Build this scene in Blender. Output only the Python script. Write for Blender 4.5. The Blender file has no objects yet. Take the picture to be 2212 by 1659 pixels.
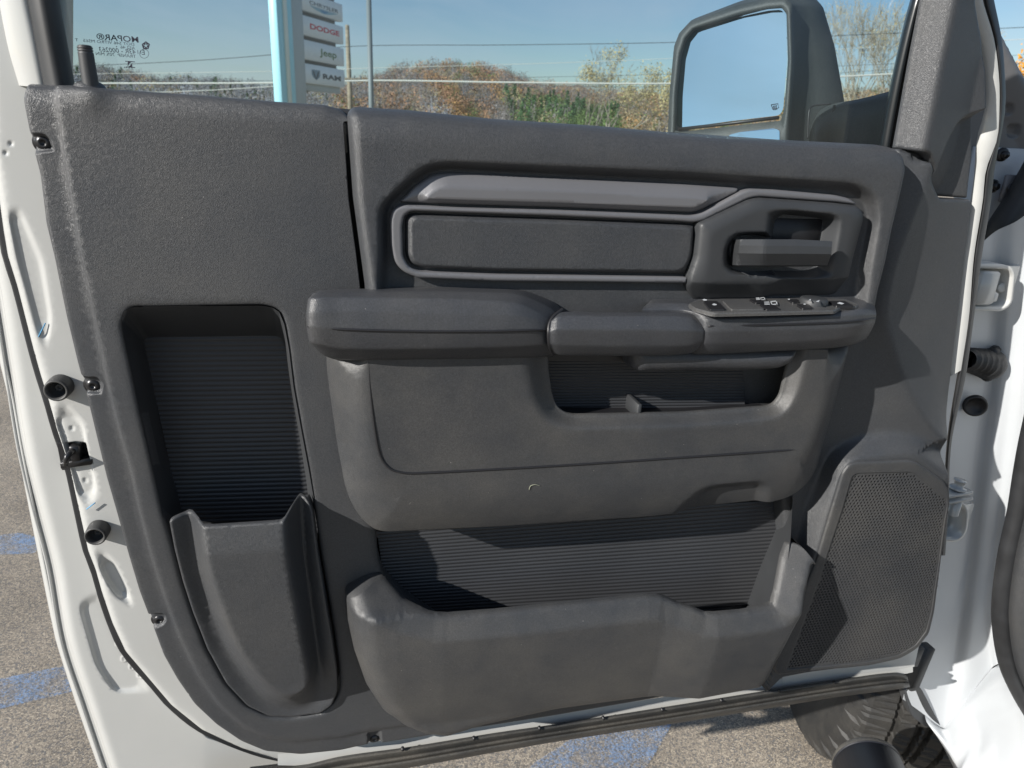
import bpy, math, random
import numpy as np
from mathutils import Vector, Matrix
from mathutils.geometry import delaunay_2d_cdt
random.seed(5); rng = np.random.default_rng(5)
R = math.radians
sc = bpy.context.scene
# ------------------------------------------------------------------ camera, sky, sun, exposure
CAMZ, FPX, PITCH, ROLL, YAW, DP = 1.55, 1534.0, R(20), R(2.8), R(14.5), 0.87
cam = bpy.data.objects.new('camera', bpy.data.cameras.new('camera')); sc.collection.objects.link(cam)
cam.data.sensor_width = 36; cam.data.lens = FPX/2212*36; cam.data.clip_start = .05; cam.data.clip_end = 6000
F0 = np.array([0, math.cos(PITCH), -math.sin(PITCH)]); X0 = np.array([1., 0, 0]); U0 = np.cross(X0, F0)
XR = X0*math.cos(ROLL)+U0*math.sin(ROLL); UR = -X0*math.sin(ROLL)+U0*math.cos(ROLL)
cam.matrix_world = Matrix([[XR[i], UR[i], -F0[i], (0, 0, CAMZ)[i]] for i in range(3)]+[[0, 0, 0, 1]])
sc.camera = cam
cam.data.dof.use_dof = True; cam.data.dof.focus_distance = .93; cam.data.dof.aperture_fstop = 11
UD = np.array([math.cos(YAW), math.sin(YAW), 0]); ND = np.array([math.sin(YAW), -math.cos(YAW), 0])
SUNL = np.array([2.4, 1.0, -1.25])          # light travel in door frame: along, into the door, up
Lw = UD*SUNL[0]-ND*SUNL[1]+np.array([0, 0, SUNL[2]]); Lw /= np.linalg.norm(Lw)
sun = bpy.data.objects.new('sun', bpy.data.lights.new('sun', 'SUN')); sc.collection.objects.link(sun)
sun.data.energy = 4.9; sun.data.angle = R(.55); sun.data.color = (1, .955, .89)
sun.rotation_euler = Vector(Lw).to_track_quat('-Z', 'Y').to_euler(); sun.location = (-3, -3, 5)
w = bpy.data.worlds.new('World'); sc.world = w; w.use_nodes = True
nt = w.node_tree; bg = nt.nodes['Background']; sky = nt.nodes.new('ShaderNodeTexSky'); sky.sky_type = 'NISHITA'
sky.sun_disc = False; sky.sun_elevation = math.asin(-Lw[2]); sky.sun_rotation = math.atan2(-Lw[0], -Lw[1])
sky.air_density = 1.0; sky.dust_density = .35; sky.ozone_density = 1.6; sky.altitude = 300

tcw = nt.nodes.new('ShaderNodeTexCoord'); mpw = nt.nodes.new('ShaderNodeMapping'); mpw.inputs['Scale'].default_value = (1.2, 1.2, 4.5); nt.links.new(tcw.outputs['Generated'], mpw.inputs[0])
nzw = nt.nodes.new('ShaderNodeTexNoise'); nzw.inputs['Scale'].default_value = 2.1; nzw.inputs['Detail'].default_value = 7; nzw.inputs['Roughness'].default_value = .55; nzw.inputs['Distortion'].default_value = .6; nt.links.new(mpw.outputs[0], nzw.inputs['Vector'])
mrw = nt.nodes.new('ShaderNodeMapRange'); mrw.inputs[1].default_value = .36; mrw.inputs[2].default_value = .66; mrw.inputs[4].default_value = .55; nt.links.new(nzw.outputs[0], mrw.inputs[0])
hsw = nt.nodes.new('ShaderNodeHueSaturation'); hsw.inputs['Saturation'].default_value = 1.12; hsw.inputs['Value'].default_value = .92; nt.links.new(sky.outputs[0], hsw.inputs['Color'])
mxw = nt.nodes.new('ShaderNodeMix'); mxw.data_type = 'RGBA'; mxw.inputs[7].default_value = (5.2, 5.8, 6.6, 1); nt.links.new(mrw.outputs[0], mxw.inputs[0]); nt.links.new(hsw.outputs[0], mxw.inputs[6]); nt.links.new(mxw.outputs[2], bg.inputs[0])
bg.inputs[1].default_value = .066
sc.view_settings.view_transform = 'Standard'; sc.view_settings.look = 'None'; sc.view_settings.exposure = .76
sc.view_settings.gamma = 1
sc.cycles.use_denoising = True; sc.cycles.max_bounces = 8; sc.cycles.transparent_max_bounces = 12

# ------------------------------------------------------------------ helpers: pixels (2212 x 1659) to the place
CP = np.array([0, 0, CAMZ])
PD = CP+F0*DP                                 # a point of the door plane
O = np.array([PD[0], PD[1], 0.]);             # truck root, on the ground under the door
def ray(px, py):
    return F0+XR*((px-1106)/FPX)+UR*((829.5-py)/FPX)
def loc(Xw):                                  # world point -> door frame (x along, y into the door, z up)
    q = np.asarray(Xw)-O
    return (float(q@UD), float(-(q@ND)), float(q[2]))
def P(px, py, d=0.):                          # the point of the plane d metres in front of the door trim
    r = ray(px, py); t = ((PD+ND*d-CP)@ND)/(r@ND)
    return loc(CP+r*t)
def uv(px, py, d=0.):
    a = P(px, py, d); return (a[0], a[2])
def W(px, py, dist): return CP+ray(px, py)*dist      # world point at an optical distance
def WL(px, py, dist): return loc(W(px, py, dist))
def Pz(px, py, z):                            # the point of a level plane
    r = ray(px, py); t = (z-CAMZ)/r[2]; return loc(CP+r*t)

def mk(name, V, Fc, mat=None, parent=None, smooth=True, mi=None, mats=None):
    me = bpy.data.meshes.new(name); me.from_pydata([tuple(map(float, v)) for v in V], [], [tuple(map(int, f)) for f in Fc]); me.update()
    if smooth: me.polygons.foreach_set('use_smooth', [True]*len(me.polygons))
    for m in (mats or [mat]):
        if m: me.materials.append(m)
    if mi is not None: me.polygons.foreach_set('material_index', mi)
    o = bpy.data.objects.new(name, me); sc.collection.objects.link(o)
    if parent: o.parent = parent
    return o
def thing(name, label, cat, loc_, rz=0, group=None):
    o = bpy.data.objects.new(name, None); sc.collection.objects.link(o); o.empty_display_size = .2
    o.location = [float(c) for c in loc_]; o.rotation_euler = (0, 0, rz); o['label'] = label; o['category'] = cat
    if group: o['group'] = group
    return o
def tag(o, label=None, cat=None, group=None, kind=None):
    for k, v in (('label', label), ('category', cat), ('group', group), ('kind', kind)):
        if v: o[k] = v
    return o

def fil(pts, r=14, closed=True, n=5):         # round the corners of a pixel outline
    out = []; N = len(pts)
    for i, p in enumerate(pts):
        if not closed and i in (0, N-1): out.append(tuple(p[:2])); continue
        a = np.array(pts[i-1][:2], float); b = np.array(p[:2], float); c = np.array(pts[(i+1) % N][:2], float)
        rr = p[2] if len(p) > 2 else r
        la, lc = np.linalg.norm(a-b), np.linalg.norm(c-b); k = min(rr, .48*la, .48*lc)
        if k < .5: out.append(tuple(b)); continue
        s = b+(a-b)/la*k; e = b+(c-b)/lc*k
        for j in range(n):
            t = j/(n-1); out.append(tuple((1-t)**2*s+2*t*(1-t)*b+t*t*e))
    return out
def ccw(A):
    A = np.asarray(A, float); x, y = A[:, 0], A[:, 1]
    return A if (x*np.roll(y, -1)-y*np.roll(x, -1)).sum() > 0 else A[::-1].copy()
def C(pts, d=0., r=14): return ccw([uv(x, y, d) for x, y in fil(pts, r)])
def resample(A, s, closed=True):
    A = np.asarray(A, float); B = np.vstack([A, A[:1]]) if closed else A; out = []
    for a, b in zip(B[:-1], B[1:]):
        n = max(1, int(math.ceil(np.linalg.norm(b-a)/s)))
        for j in range(n): out.append(a+(b-a)*j/n)
    if not closed: out.append(B[-1])
    out = np.array(out); keep = [0]
    for i in range(1, len(out)):
        if np.linalg.norm(out[i]-out[keep[-1]]) > min(.0006, s*.3): keep.append(i)
    if closed and len(keep) > 3 and np.linalg.norm(out[keep[-1]]-out[0]) < min(.0006, s*.3): keep.pop()
    return out[keep]
def dist(Q, A, closed=True):
    A = np.asarray(A); B = np.vstack([A, A[:1]]) if closed else A
    best = np.full(len(Q), 1e9)
    for a, b in zip(B[:-1], B[1:]):
        ab = b-a; L = ab@ab
        if L < 1e-14: continue
        t = np.clip(((Q-a)@ab)/L, 0, 1); dd = Q-a-t[:, None]*ab; best = np.minimum(best, (dd*dd).sum(1))
    return np.sqrt(best)
def inside(Q, A):
    x, y = Q[:, 0], Q[:, 1]; r = np.zeros(len(Q), bool); B = np.roll(A, -1, 0)
    for (x0, y0), (x1, y1) in zip(A, B):
        if y0 == y1: continue
        c = ((y0 > y) != (y1 > y)) & (x < (x1-x0)*(y-y0)/(y1-y0)+x0); r ^= c
    return r
PR = {'lin': lambda t: t, 'smooth': lambda t: t*t*(3-2*t), 'round': lambda t: np.sqrt(np.clip(1-(1-t)**2, 0, 1)),
      'cove': lambda t: 1-np.sqrt(np.clip(1-t*t, 0, 1)), 'soft': lambda t: 1-(1-t)**2}
def S(Q, base, cons):                         # nested contours: [(outline, height, profile to the next)]
    h = np.full(len(Q), float(base)); ins = [inside(Q, c[0]) for c in cons]; ds = [dist(Q, c[0]) for c in cons]
    for k in range(len(cons)):
        if k+1 < len(cons):
            m = ins[k] & ~ins[k+1]; t = ds[k]/(ds[k]+ds[k+1]+1e-9)
            h[m] = (cons[k][1]+(cons[k+1][1]-cons[k][1])*PR[cons[k][2]](t))[m]; h[ins[k+1]] = cons[k+1][1]
        else: h[ins[k]] = cons[k][1]
    return h
def rover(Q, A, r, depth=None):               # rounded outer edge: how far the surface drops near outline A
    s = np.clip(dist(Q, A)/r, 0, 1); return -(depth or r)*(1-np.sqrt(1-(1-s)**2))
def tri2d(out, holes, cons, res, rings, pairs=()):
    bnd = [resample(out, res*.8)]+[resample(h, res*.8) for h in holes]
    lo, hi = bnd[0].min(0), bnd[0].max(0)
    gx = np.arange(lo[0], hi[0], res); gy = np.arange(lo[1], hi[1], res*.87)
    G = np.array([(x+(j % 2)*res*.5, y) for j, y in enumerate(gy) for x in gx])
    def ok(Q, m):
        k = inside(Q, bnd[0])
        for h in bnd[1:]: k &= ~inside(Q, h)
        for b in bnd: k &= dist(Q, b) > m
        return Q[k]
    G = ok(G, res*.35); ex = []
    for i, c in enumerate(bnd+[resample(c, res*.8) for c in cons]):
        t = np.roll(c, -1, 0)-np.roll(c, 1, 0); n = np.stack([-t[:, 1], t[:, 0]], 1); n /= (np.linalg.norm(n, axis=1)[:, None]+1e-9)
        for o in rings:
            if i >= len(bnd):
                ex.append(c+n*o); ex.append(c-n*o)
            else: ex.append(c+n*o if i == 0 else c-n*o)
        if i >= len(bnd): ex.append(c)
    for A, B in pairs:
        a = resample(A, res*.55); b = resample(B, res*.3); nn = max(3, min(7, int(np.median(dist(a, b))/(res*.4))+1))
        j = np.argmin(((a[:, None]-b[None])**2).sum(2), 1)
        for k in range(nn+1): ex.append(a+(b[j]-a)*k/nn)
        a, b = resample(B, res*.55), resample(A, res*.3); j = np.argmin(((a[:, None]-b[None])**2).sum(2), 1)
        for k in range(nn+1): ex.append(a+(b[j]-a)*k/nn)
    if ex:
        E_ = ok(np.vstack(ex), .0006)
        key = {}
        for e in E_: key.setdefault((round(e[0]/.0009), round(e[1]/.0009)), e)
        E_ = np.array(list(key.values())).reshape(-1, 2)
        if len(E_):   # thin the plain grid next to the rings
            cell = set((int(e[0]//(res*.5)), int(e[1]//(res*.5))) for e in E_)
            G = np.array([g for g in G if (int(g[0]//(res*.5)), int(g[1]//(res*.5))) not in cell]).reshape(-1, 2)
        G = np.vstack([G, E_])
    V = np.vstack(bnd+[G]); ed = []; s = 0; loops = []
    for b in bnd:
        n = len(b); ed += [(s+i, s+(i+1) % n) for i in range(n)]; loops.append((s, n)); s += n
    v, e, f, ov, oe, of = delaunay_2d_cdt([Vector((float(a), float(b))) for a, b in V], ed, [], 1, 1e-6)
    V2 = np.array([(a.x, a.y) for a in v]); T = np.array([t for t in f if len(t) == 3])
    if len(bnd) > 1:
        c = V2[T].mean(1); k = np.ones(len(T), bool)
        for h in bnd[1:]: k &= ~inside(c, h)
        T = T[k]
    return V2, T
def relief(name, out, h, mat, parent, res=.006, back=-.02, cons=(), holes=(), rings=(.001, .0025, .005), pairs=()):
    V2, T = tri2d(out, list(holes), list(cons), res, rings, pairs)
    T = T.tolist()
    H = h(V2); V = [(a, -d, b) for (a, b), d in zip(V2, H)]; Fc = [tuple(t) for t in T]
    cnt = {}; BK = back(V2, H) if callable(back) else np.full(len(V2), float(back))
    for t in T:
        for a, b in ((t[0], t[1]), (t[1], t[2]), (t[2], t[0])): cnt[(a, b)] = 1
    nb = {}
    def bk(i):
        if i not in nb: nb[i] = len(V); V.append((V2[i][0], -BK[i], V2[i][1]))
        return nb[i]
    for (a, b) in list(cnt):
        if (b, a) not in cnt: Fc.append((b, a, bk(a), bk(b)))
    return mk(name, V, Fc, mat, parent)
def crom(Pt, n, closed=False):                # Catmull-Rom through points, n samples by chord length
    Pt = np.asarray(Pt, float); m = len(Pt)
    if m == 2: return Pt[0]+(Pt[1]-Pt[0])*np.linspace(0, 1, n)[:, None]
    d = np.r_[0, np.cumsum(np.linalg.norm(np.diff(Pt, axis=0), axis=1)+1e-9)]; d /= d[-1]
    T = np.zeros_like(Pt)
    for i in range(m):
        a, b = max(0, i-1), min(m-1, i+1); T[i] = (Pt[b]-Pt[a])/(d[b]-d[a])
    t = np.linspace(0, 1, n); k = np.clip(np.searchsorted(d, t, 'right')-1, 0, m-2)
    h = (d[k+1]-d[k]); s = ((t-d[k])/h)[:, None]; h = h[:, None]
    return (2*s**3-3*s**2+1)*Pt[k]+(s**3-2*s**2+s)*h*T[k]+(-2*s**3+3*s**2)*Pt[k+1]+(s**3-s**2)*h*T[k+1]
def lin(Pt, n):
    Pt = np.asarray(Pt, float); d = np.r_[0, np.cumsum(np.linalg.norm(np.diff(Pt, axis=0), axis=1)+1e-9)]; t = np.linspace(0, d[-1], n)
    return np.stack([np.interp(t, d, Pt[:, i]) for i in range(3)], 1)
def patch(name, rows, mat, parent, nu=60, nv=5, conv=P, smooth_v=True, flip=False, curve=True, close_v=False, caps=False, ten=1.):
    RR = [(crom if curve else lin)([conv(*p) for p in r], nu) for r in rows]
    RR = np.array(RR)
    if close_v: RR = np.concatenate([RR, RR[:1]])
    if smooth_v and len(RR) > 2:
        m = (len(RR)-1)*nv+1; G = []
        for j in range(nu):
            col = RR[:, j]; out = []
            T = np.array([(col[min(len(col)-1, i+1)]-col[max(0, i-1)])*(.5 if 0 < i < len(col)-1 else 1) for i in range(len(col))])
            if close_v: T[0] = T[-1] = (col[1]-col[-2])*.5
            T = T*ten
            for i in range(len(col)-1):
                L = np.linalg.norm(col[i+1]-col[i]); ta, tb = T[i].copy(), T[i+1].copy()
                for tt in (ta, tb):
                    q = np.linalg.norm(tt)
                    if q > 1.0*L and q > 0: tt *= L/q
                for s in np.arange(nv)/nv:
                    out.append((2*s**3-3*s**2+1)*col[i]+(s**3-2*s**2+s)*ta+(-2*s**3+3*s**2)*col[i+1]+(s**3-s**2)*tb)
            out.append(col[-1]); G.append(out)
        G = np.array(G).transpose(1, 0, 2)
    else:
        G = []
        for a, b in zip(RR[:-1], RR[1:]):
            for s in np.arange(nv)/nv: G.append(a+(b-a)*s)
        G.append(RR[-1]); G = np.array(G)
    m = len(G); V = G.reshape(-1, 3).tolist(); Fc = []
    for i in range(m-1):
        for j in range(nu-1):
            a, b, c, d = i*nu+j, i*nu+j+1, (i+1)*nu+j+1, (i+1)*nu+j
            Fc.append((a, d, c, b) if not flip else (a, b, c, d))
    if caps:
        for j in (0, nu-1): Fc.append([i*nu+j for i in range(m-(1 if close_v else 0))])
    o = mk(name, V, Fc, mat, parent)
    return o
def tubes(paths, n=8):                        # list of (points, radius or radii) -> verts, faces
    V, Fc = [], []
    for pts, rad in paths:
        pts = [Vector(map(float, p)) for p in pts]; m = len(pts); rr = rad if hasattr(rad, '__len__') else [rad]*m; s = len(V)
        up = None
        for i, p in enumerate(pts):
            t = (pts[min(m-1, i+1)]-pts[max(0, i-1)]); t.normalize()
            a = Vector((0, 0, 1)) if abs(t.z) < .9 else Vector((1, 0, 0))
            if up is not None: a = up
            x = t.cross(a).normalized(); y = x.cross(t).normalized(); up = y
            for k in range(n):
                q = 2*math.pi*k/n; V.append(p+x*(math.cos(q)*rr[i])+y*(math.sin(q)*rr[i]))
        for i in range(m-1):
            for k in range(n):
                a, b = s+i*n+k, s+i*n+(k+1) % n; Fc.append((a, b, b+n, a+n))
        Fc.append([s+k for k in range(n)][::-1]); Fc.append([s+(m-1)*n+k for k in range(n)])
    return V, Fc
def lathe(prof, origin, axis, n=28, xdir=None):      # profile [(radius, along)]
    a = Vector(axis).normalized(); x = Vector(xdir) if xdir else (a.orthogonal()); x = (x-a*x.dot(a)).normalized(); y = a.cross(x)
    V, Fc = [], []; o = Vector(origin)
    for r_, z in prof:
        for k in range(n):
            q = 2*math.pi*k/n; V.append(o+a*z+x*(r_*math.cos(q))+y*(r_*math.sin(q)))
    for i in range(len(prof)-1):
        for k in range(n):
            p, q = i*n+k, i*n+(k+1) % n; Fc.append((p, q, q+n, p+n))
    return V, Fc
def boxm(c, ax, ay, az, hx, hy, hz, bev=.15):  # chamfered box along any three axes
    c, ax, ay, az = [np.array(q, float) for q in (c, ax, ay, az)]; b = min(hx, hy, hz)*bev
    prof = [(hx-b, hy-b, -hz), (hx, hy, -hz+b), (hx, hy, hz-b), (hx-b, hy-b, hz)]; V, Fc = [], []
    for X, Y, Z in prof:
        k = b
        for sx, sy, kx, ky in ((1, 1, 0, k), (1, 1, k, 0), (-1, 1, k, 0), (-1, 1, 0, k), (-1, -1, 0, k), (-1, -1, k, 0), (1, -1, k, 0), (1, -1, 0, k)):
            V.append(c+ax*sx*(X-kx)+ay*sy*(Y-ky)+az*Z)
    for i in range(3):
        for k in range(8): Fc.append((i*8+k, i*8+(k+1) % 8, i*8+8+(k+1) % 8, i*8+8+k))
    Fc.append(list(range(8))[::-1]); Fc.append([24+k for k in range(8)])
    return V, Fc
def join(parts):
    V, Fc = [], []
    for v, f in parts:
        s = len(V); V += [tuple(map(float, q)) for q in v]; Fc += [[i+s for i in g] for g in f]
    return V, Fc
def text2d(s, size=1., bold=0., shear=0., align='LEFT'):
    cu = bpy.data.curves.new('t', 'FONT'); cu.body = s; cu.size = size; cu.offset = bold; cu.shear = shear; cu.align_x = align; cu.resolution_u = 3
    o = bpy.data.objects.new('t', cu); sc.collection.objects.link(o); bpy.context.view_layer.update()
    me = o.evaluated_get(bpy.context.evaluated_depsgraph_get()).to_mesh()
    V = [(v.co.x, v.co.y) for v in me.vertices]; Fc = [list(p.vertices) for p in me.polygons]
    o.evaluated_get(bpy.context.evaluated_depsgraph_get()).to_mesh_clear(); bpy.data.objects.remove(o); bpy.data.curves.remove(cu)
    return np.array(V), Fc
# ------------------------------------------------------------------ materials
def newmat(name):
    m = bpy.data.materials.new(name); m.use_nodes = True; return m, m.node_tree, m.node_tree.nodes['Principled BSDF']
def N(nt, t, **k):
    n = nt.nodes.new(t)
    for a, b in k.items():
        if a in n.inputs.keys(): n.inputs[a].default_value = b
        else: setattr(n, a, b)
    return n
def L(nt, a, b): nt.links.new(a, b)
def rgb(c): return (c[0], c[1], c[2], 1)
def leather(name, col, rough=.5, scale=420, bump=.5, dist_=.0006, dust=.25, spec=.5, specks=True, stretch=(1, 1, 1), coat=0):
    m, nt, b = newmat(name); tc = N(nt, 'ShaderNodeTexCoord'); mp = N(nt, 'ShaderNodeMapping'); mp.inputs['Scale'].default_value = stretch
    L(nt, tc.outputs['Object'], mp.inputs[0])
    wn = N(nt, 'ShaderNodeTexNoise', Scale=scale*.25, Detail=2); L(nt, mp.outputs[0], wn.inputs['Vector'])
    ad = N(nt, 'ShaderNodeVectorMath', operation='MULTIPLY_ADD'); ad.inputs[1].default_value = (.004, .004, .004)
    L(nt, wn.outputs['Color'], ad.inputs[0]); L(nt, mp.outputs[0], ad.inputs[2])
    vo = N(nt, 'ShaderNodeTexVoronoi', feature='DISTANCE_TO_EDGE', Scale=scale); L(nt, ad.outputs[0], vo.inputs['Vector'])
    cl = N(nt, 'ShaderNodeMapRange'); cl.inputs[1].default_value = 0; cl.inputs[2].default_value = .22; L(nt, vo.outputs['Distance'], cl.inputs[0])
    n2 = N(nt, 'ShaderNodeTexNoise', Scale=scale*1.6, Detail=3); L(nt, mp.outputs[0], n2.inputs['Vector'])
    mx = N(nt, 'ShaderNodeMath', operation='ADD'); L(nt, cl.outputs[0], mx.inputs[0]); L(nt, n2.outputs[0], mx.inputs[1])
    bp = N(nt, 'ShaderNodeBump', Strength=bump, Distance=dist_); L(nt, mx.outputs[0], bp.inputs['Height']); L(nt, bp.outputs[0], b.inputs['Normal'])
    pr = N(nt, 'ShaderNodeMapRange'); pr.inputs[3].default_value = 1.28; pr.inputs[4].default_value = .88; L(nt, cl.outputs[0], pr.inputs[0])
    n9 = N(nt, 'ShaderNodeTexNoise', Scale=scale*.55, Detail=2); L(nt, tc.outputs['Object'], n9.inputs['Vector'])
    p2 = N(nt, 'ShaderNodeMapRange'); p2.inputs[1].default_value = .3; p2.inputs[2].default_value = .7; p2.inputs[3].default_value = .86; p2.inputs[4].default_value = 1.14; L(nt, n9.outputs[0], p2.inputs[0])
    pm = N(nt, 'ShaderNodeMath', operation='MULTIPLY'); L(nt, pr.outputs[0], pm.inputs[0]); L(nt, p2.outputs[0], pm.inputs[1])
    # settled dust: slow clouds and specks
    n3 = N(nt, 'ShaderNodeTexNoise', Scale=7, Detail=6, Roughness=.65); L(nt, tc.outputs['Object'], n3.inputs['Vector'])
    mr = N(nt, 'ShaderNodeMapRange'); mr.inputs[1].default_value = .38; mr.inputs[2].default_value = .72; mr.inputs[4].default_value = dust; L(nt, n3.outputs[0], mr.inputs[0])
    cm = N(nt, 'ShaderNodeMix', data_type='RGBA'); cm.inputs[6].default_value = rgb(col); cm.inputs[7].default_value = (.16, .145, .12, 1); L(nt, mr.outputs[0], cm.inputs[0])
    last = cm.outputs[2]
    if specks:
        v2 = N(nt, 'ShaderNodeTexVoronoi', Scale=85); L(nt, tc.outputs['Object'], v2.inputs['Vector'])
        lt = N(nt, 'ShaderNodeMath', operation='LESS_THAN'); lt.inputs[1].default_value = .04; L(nt, v2.outputs['Distance'], lt.inputs[0])
        sp = N(nt, 'ShaderNodeSeparateColor'); L(nt, v2.outputs['Color'], sp.inputs[0])
        gt = N(nt, 'ShaderNodeMath', operation='GREATER_THAN'); gt.inputs[1].default_value = .8; L(nt, sp.outputs[0], gt.inputs[0])
        ml = N(nt, 'ShaderNodeMath', operation='MULTIPLY'); L(nt, lt.outputs[0], ml.inputs[0]); L(nt, gt.outputs[0], ml.inputs[1])
        m2 = N(nt, 'ShaderNodeMath', operation='MULTIPLY'); m2.inputs[1].default_value = .5; L(nt, ml.outputs[0], m2.inputs[0])
        c2 = N(nt, 'ShaderNodeMix', data_type='RGBA'); c2.inputs[7].default_value = (.35, .34, .31, 1); L(nt, m2.outputs[0], c2.inputs[0]); L(nt, last, c2.inputs[6]); last = c2.outputs[2]
    gm_ = N(nt, 'ShaderNodeMix', data_type='RGBA', blend_type='MULTIPLY'); gm_.inputs[0].default_value = 1; L(nt, last, gm_.inputs[6]); L(nt, pm.outputs[0], gm_.inputs[7]); L(nt, gm_.outputs[2], b.inputs['Base Color'])
    rr = N(nt, 'ShaderNodeMapRange'); rr.inputs[3].default_value = rough-.06; rr.inputs[4].default_value = rough+.12; L(nt, n3.outputs[0], rr.inputs[0]); L(nt, rr.outputs[0], b.inputs['Roughness'])
    b.inputs['Specular IOR Level'].default_value = spec
    return m
def plain(name, col, rough=.5, metal=0, spec=.5, coat=0, nz=0, nscale=300, bump=0, vary=.0, vscale=9):
    m, nt, b = newmat(name); b.inputs['Base Color'].default_value = rgb(col); b.inputs['Roughness'].default_value = rough
    b.inputs['Metallic'].default_value = metal; b.inputs['Specular IOR Level'].default_value = spec; b.inputs['Coat Weight'].default_value = coat; b.inputs['Coat Roughness'].default_value = .066
    tc = N(nt, 'ShaderNodeTexCoord')
    n3 = N(nt, 'ShaderNodeTexNoise', Scale=vscale, Detail=5); L(nt, tc.outputs['Object'], n3.inputs['Vector'])
    hs = N(nt, 'ShaderNodeMix', data_type='RGBA', blend_type='MULTIPLY'); hs.inputs[0].default_value = 1; hs.inputs[6].default_value = rgb(col)
    mr = N(nt, 'ShaderNodeMapRange'); mr.inputs[1].default_value = .3; mr.inputs[2].default_value = .7; mr.inputs[3].default_value = 1-max(vary, .03); mr.inputs[4].default_value = 1+vary; L(nt, n3.outputs[0], mr.inputs[0])
    L(nt, mr.outputs[0], hs.inputs[7]); L(nt, hs.outputs[2], b.inputs['Base Color'])
    if bump:
        n1 = N(nt, 'ShaderNodeTexNoise', Scale=nscale, Detail=3); L(nt, tc.outputs['Object'], n1.inputs['Vector'])
        bp = N(nt, 'ShaderNodeBump', Strength=bump, Distance=.0005); L(nt, n1.outputs[0], bp.inputs['Height']); L(nt, bp.outputs[0], b.inputs['Normal'])
    return m
M = {}
M['panel'] = leather('grained_plastic', (.037, .0395, .044), .40, 780, .34, .0006, dust=.12)
M['pad'] = leather('soft_pad_vinyl', (.034, .0365, .041), .39, 740, .36, .0007, dust=.12, specks=False, stretch=(1, 1, 1.25))
M['fine'] = leather('fine_grained_plastic', (.031, .033, .0365), .42, 950, .25, .0004, dust=.2)
M['arm'] = leather('armrest_vinyl', (.033, .0355, .041), .38, 820, .26, .0005, dust=.14)
M['smooth'] = plain('matte_plastic', (.031, .033, .036), .52, bump=.15, nscale=900, vary=.2)
M['rib'] = plain('ribbed_plastic', (.034, .0355, .039), .45, vary=.08)
M['black'] = plain('black_plastic', (.012, .012, .014), .45)
M['rubber'] = plain('black_rubber', (.018, .019, .021), .5, vary=.3, vscale=25)
M['bumper'] = plain('bumper_rubber', (.045, .045, .045), .55, vary=.2)
M['dustrub'] = leather('dusty_rubber', (.035, .035, .034), .5, 500, .1, .0002, dust=.45)
M['white'] = plain('white_paint', (.42, .425, .415), .28, coat=.6, vary=.02)
M['jamb'] = plain('white_jamb_paint', (.43, .45, .47), .33, coat=.4, vary=.05, vscale=6)
M['accent'] = plain('silver_accent', (.155, .156, .166), .43, metal=.35, bump=.3, nscale=1600, vary=.04)
M['swtop'] = leather('dusty_sunlit_switch_plastic', (.055, .056, .058), .32, 900, .1, .0002, dust=.2)  # light dust, plus a base colour raised for the sunlit top face
M['chan'] = plain('glossy_black_channel', (.008, .010, .012), .3)
M['tyre'] = leather('tyre_rubber', (.013, .0132, .0135), .6, 500, .15, .0003, dust=.14, specks=False)
M['steel'] = plain('dark_screw', (.03, .03, .032), .3, metal=.6)
M['bolt'] = plain('painted_bolt', (.5, .52, .53), .35)
M['icon'] = plain('white_print', (.45, .47, .49), .6)
M['silverline'] = plain('bright_edge', (.35, .36, .38), .25, metal=.7)
M['etch'] = plain('glass_print', (.012, .014, .03), .6)
M['mirrorplastic'] = leather('mirror_housing_plastic', (.030, .035, .035), .5, 900, .3, .0004, dust=.25, specks=False)
def mirror_m():
    m, nt, b = newmat('mirror_surface'); b.inputs['Metallic'].default_value = 1; b.inputs['Roughness'].default_value = .02; b.inputs['Base Color'].default_value = (.60, .78, .82, 1); return m
M['mirror'] = mirror_m()
def glass_m():
    m, nt, b = newmat('window_glass'); out = nt.nodes['Material Output']; nt.nodes.remove(b)
    tr = N(nt, 'ShaderNodeBsdfTransparent'); tr.inputs[0].default_value = (.66, .775, .83, 1)
    gl = N(nt, 'ShaderNodeBsdfGlossy'); gl.inputs['Roughness'].default_value = .01
    fr = N(nt, 'ShaderNodeFresnel', IOR=1.5); mx = N(nt, 'ShaderNodeMixShader')
    df = N(nt, 'ShaderNodeBsdfDiffuse'); df.inputs[0].default_value = (.6, .65, .68, 1); m2 = N(nt, 'ShaderNodeMixShader')
    tc = N(nt, 'ShaderNodeTexCoord'); mp = N(nt, 'ShaderNodeMapping'); mp.inputs['Scale'].default_value = (6, 1, 1.2); L(nt, tc.outputs['Object'], mp.inputs[0])
    nz = N(nt, 'ShaderNodeTexNoise', Scale=3, Detail=4); L(nt, mp.outputs[0], nz.inputs['Vector'])
    mr = N(nt, 'ShaderNodeMapRange'); mr.inputs[1].default_value = .4; mr.inputs[2].default_value = .75; mr.inputs[3].default_value = .004; mr.inputs[4].default_value = .028; L(nt, nz.outputs[0], mr.inputs[0])
    L(nt, mr.outputs[0], m2.inputs[0]); L(nt, fr.outputs[0], mx.inputs[0]); L(nt, tr.outputs[0], mx.inputs[1]); L(nt, gl.outputs[0], mx.inputs[2])
    L(nt, mx.outputs[0], m2.inputs[1]); L(nt, df.outputs[0], m2.inputs[2]); L(nt, m2.outputs[0], out.inputs[0]); return m
M['glass'] = glass_m()

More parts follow.
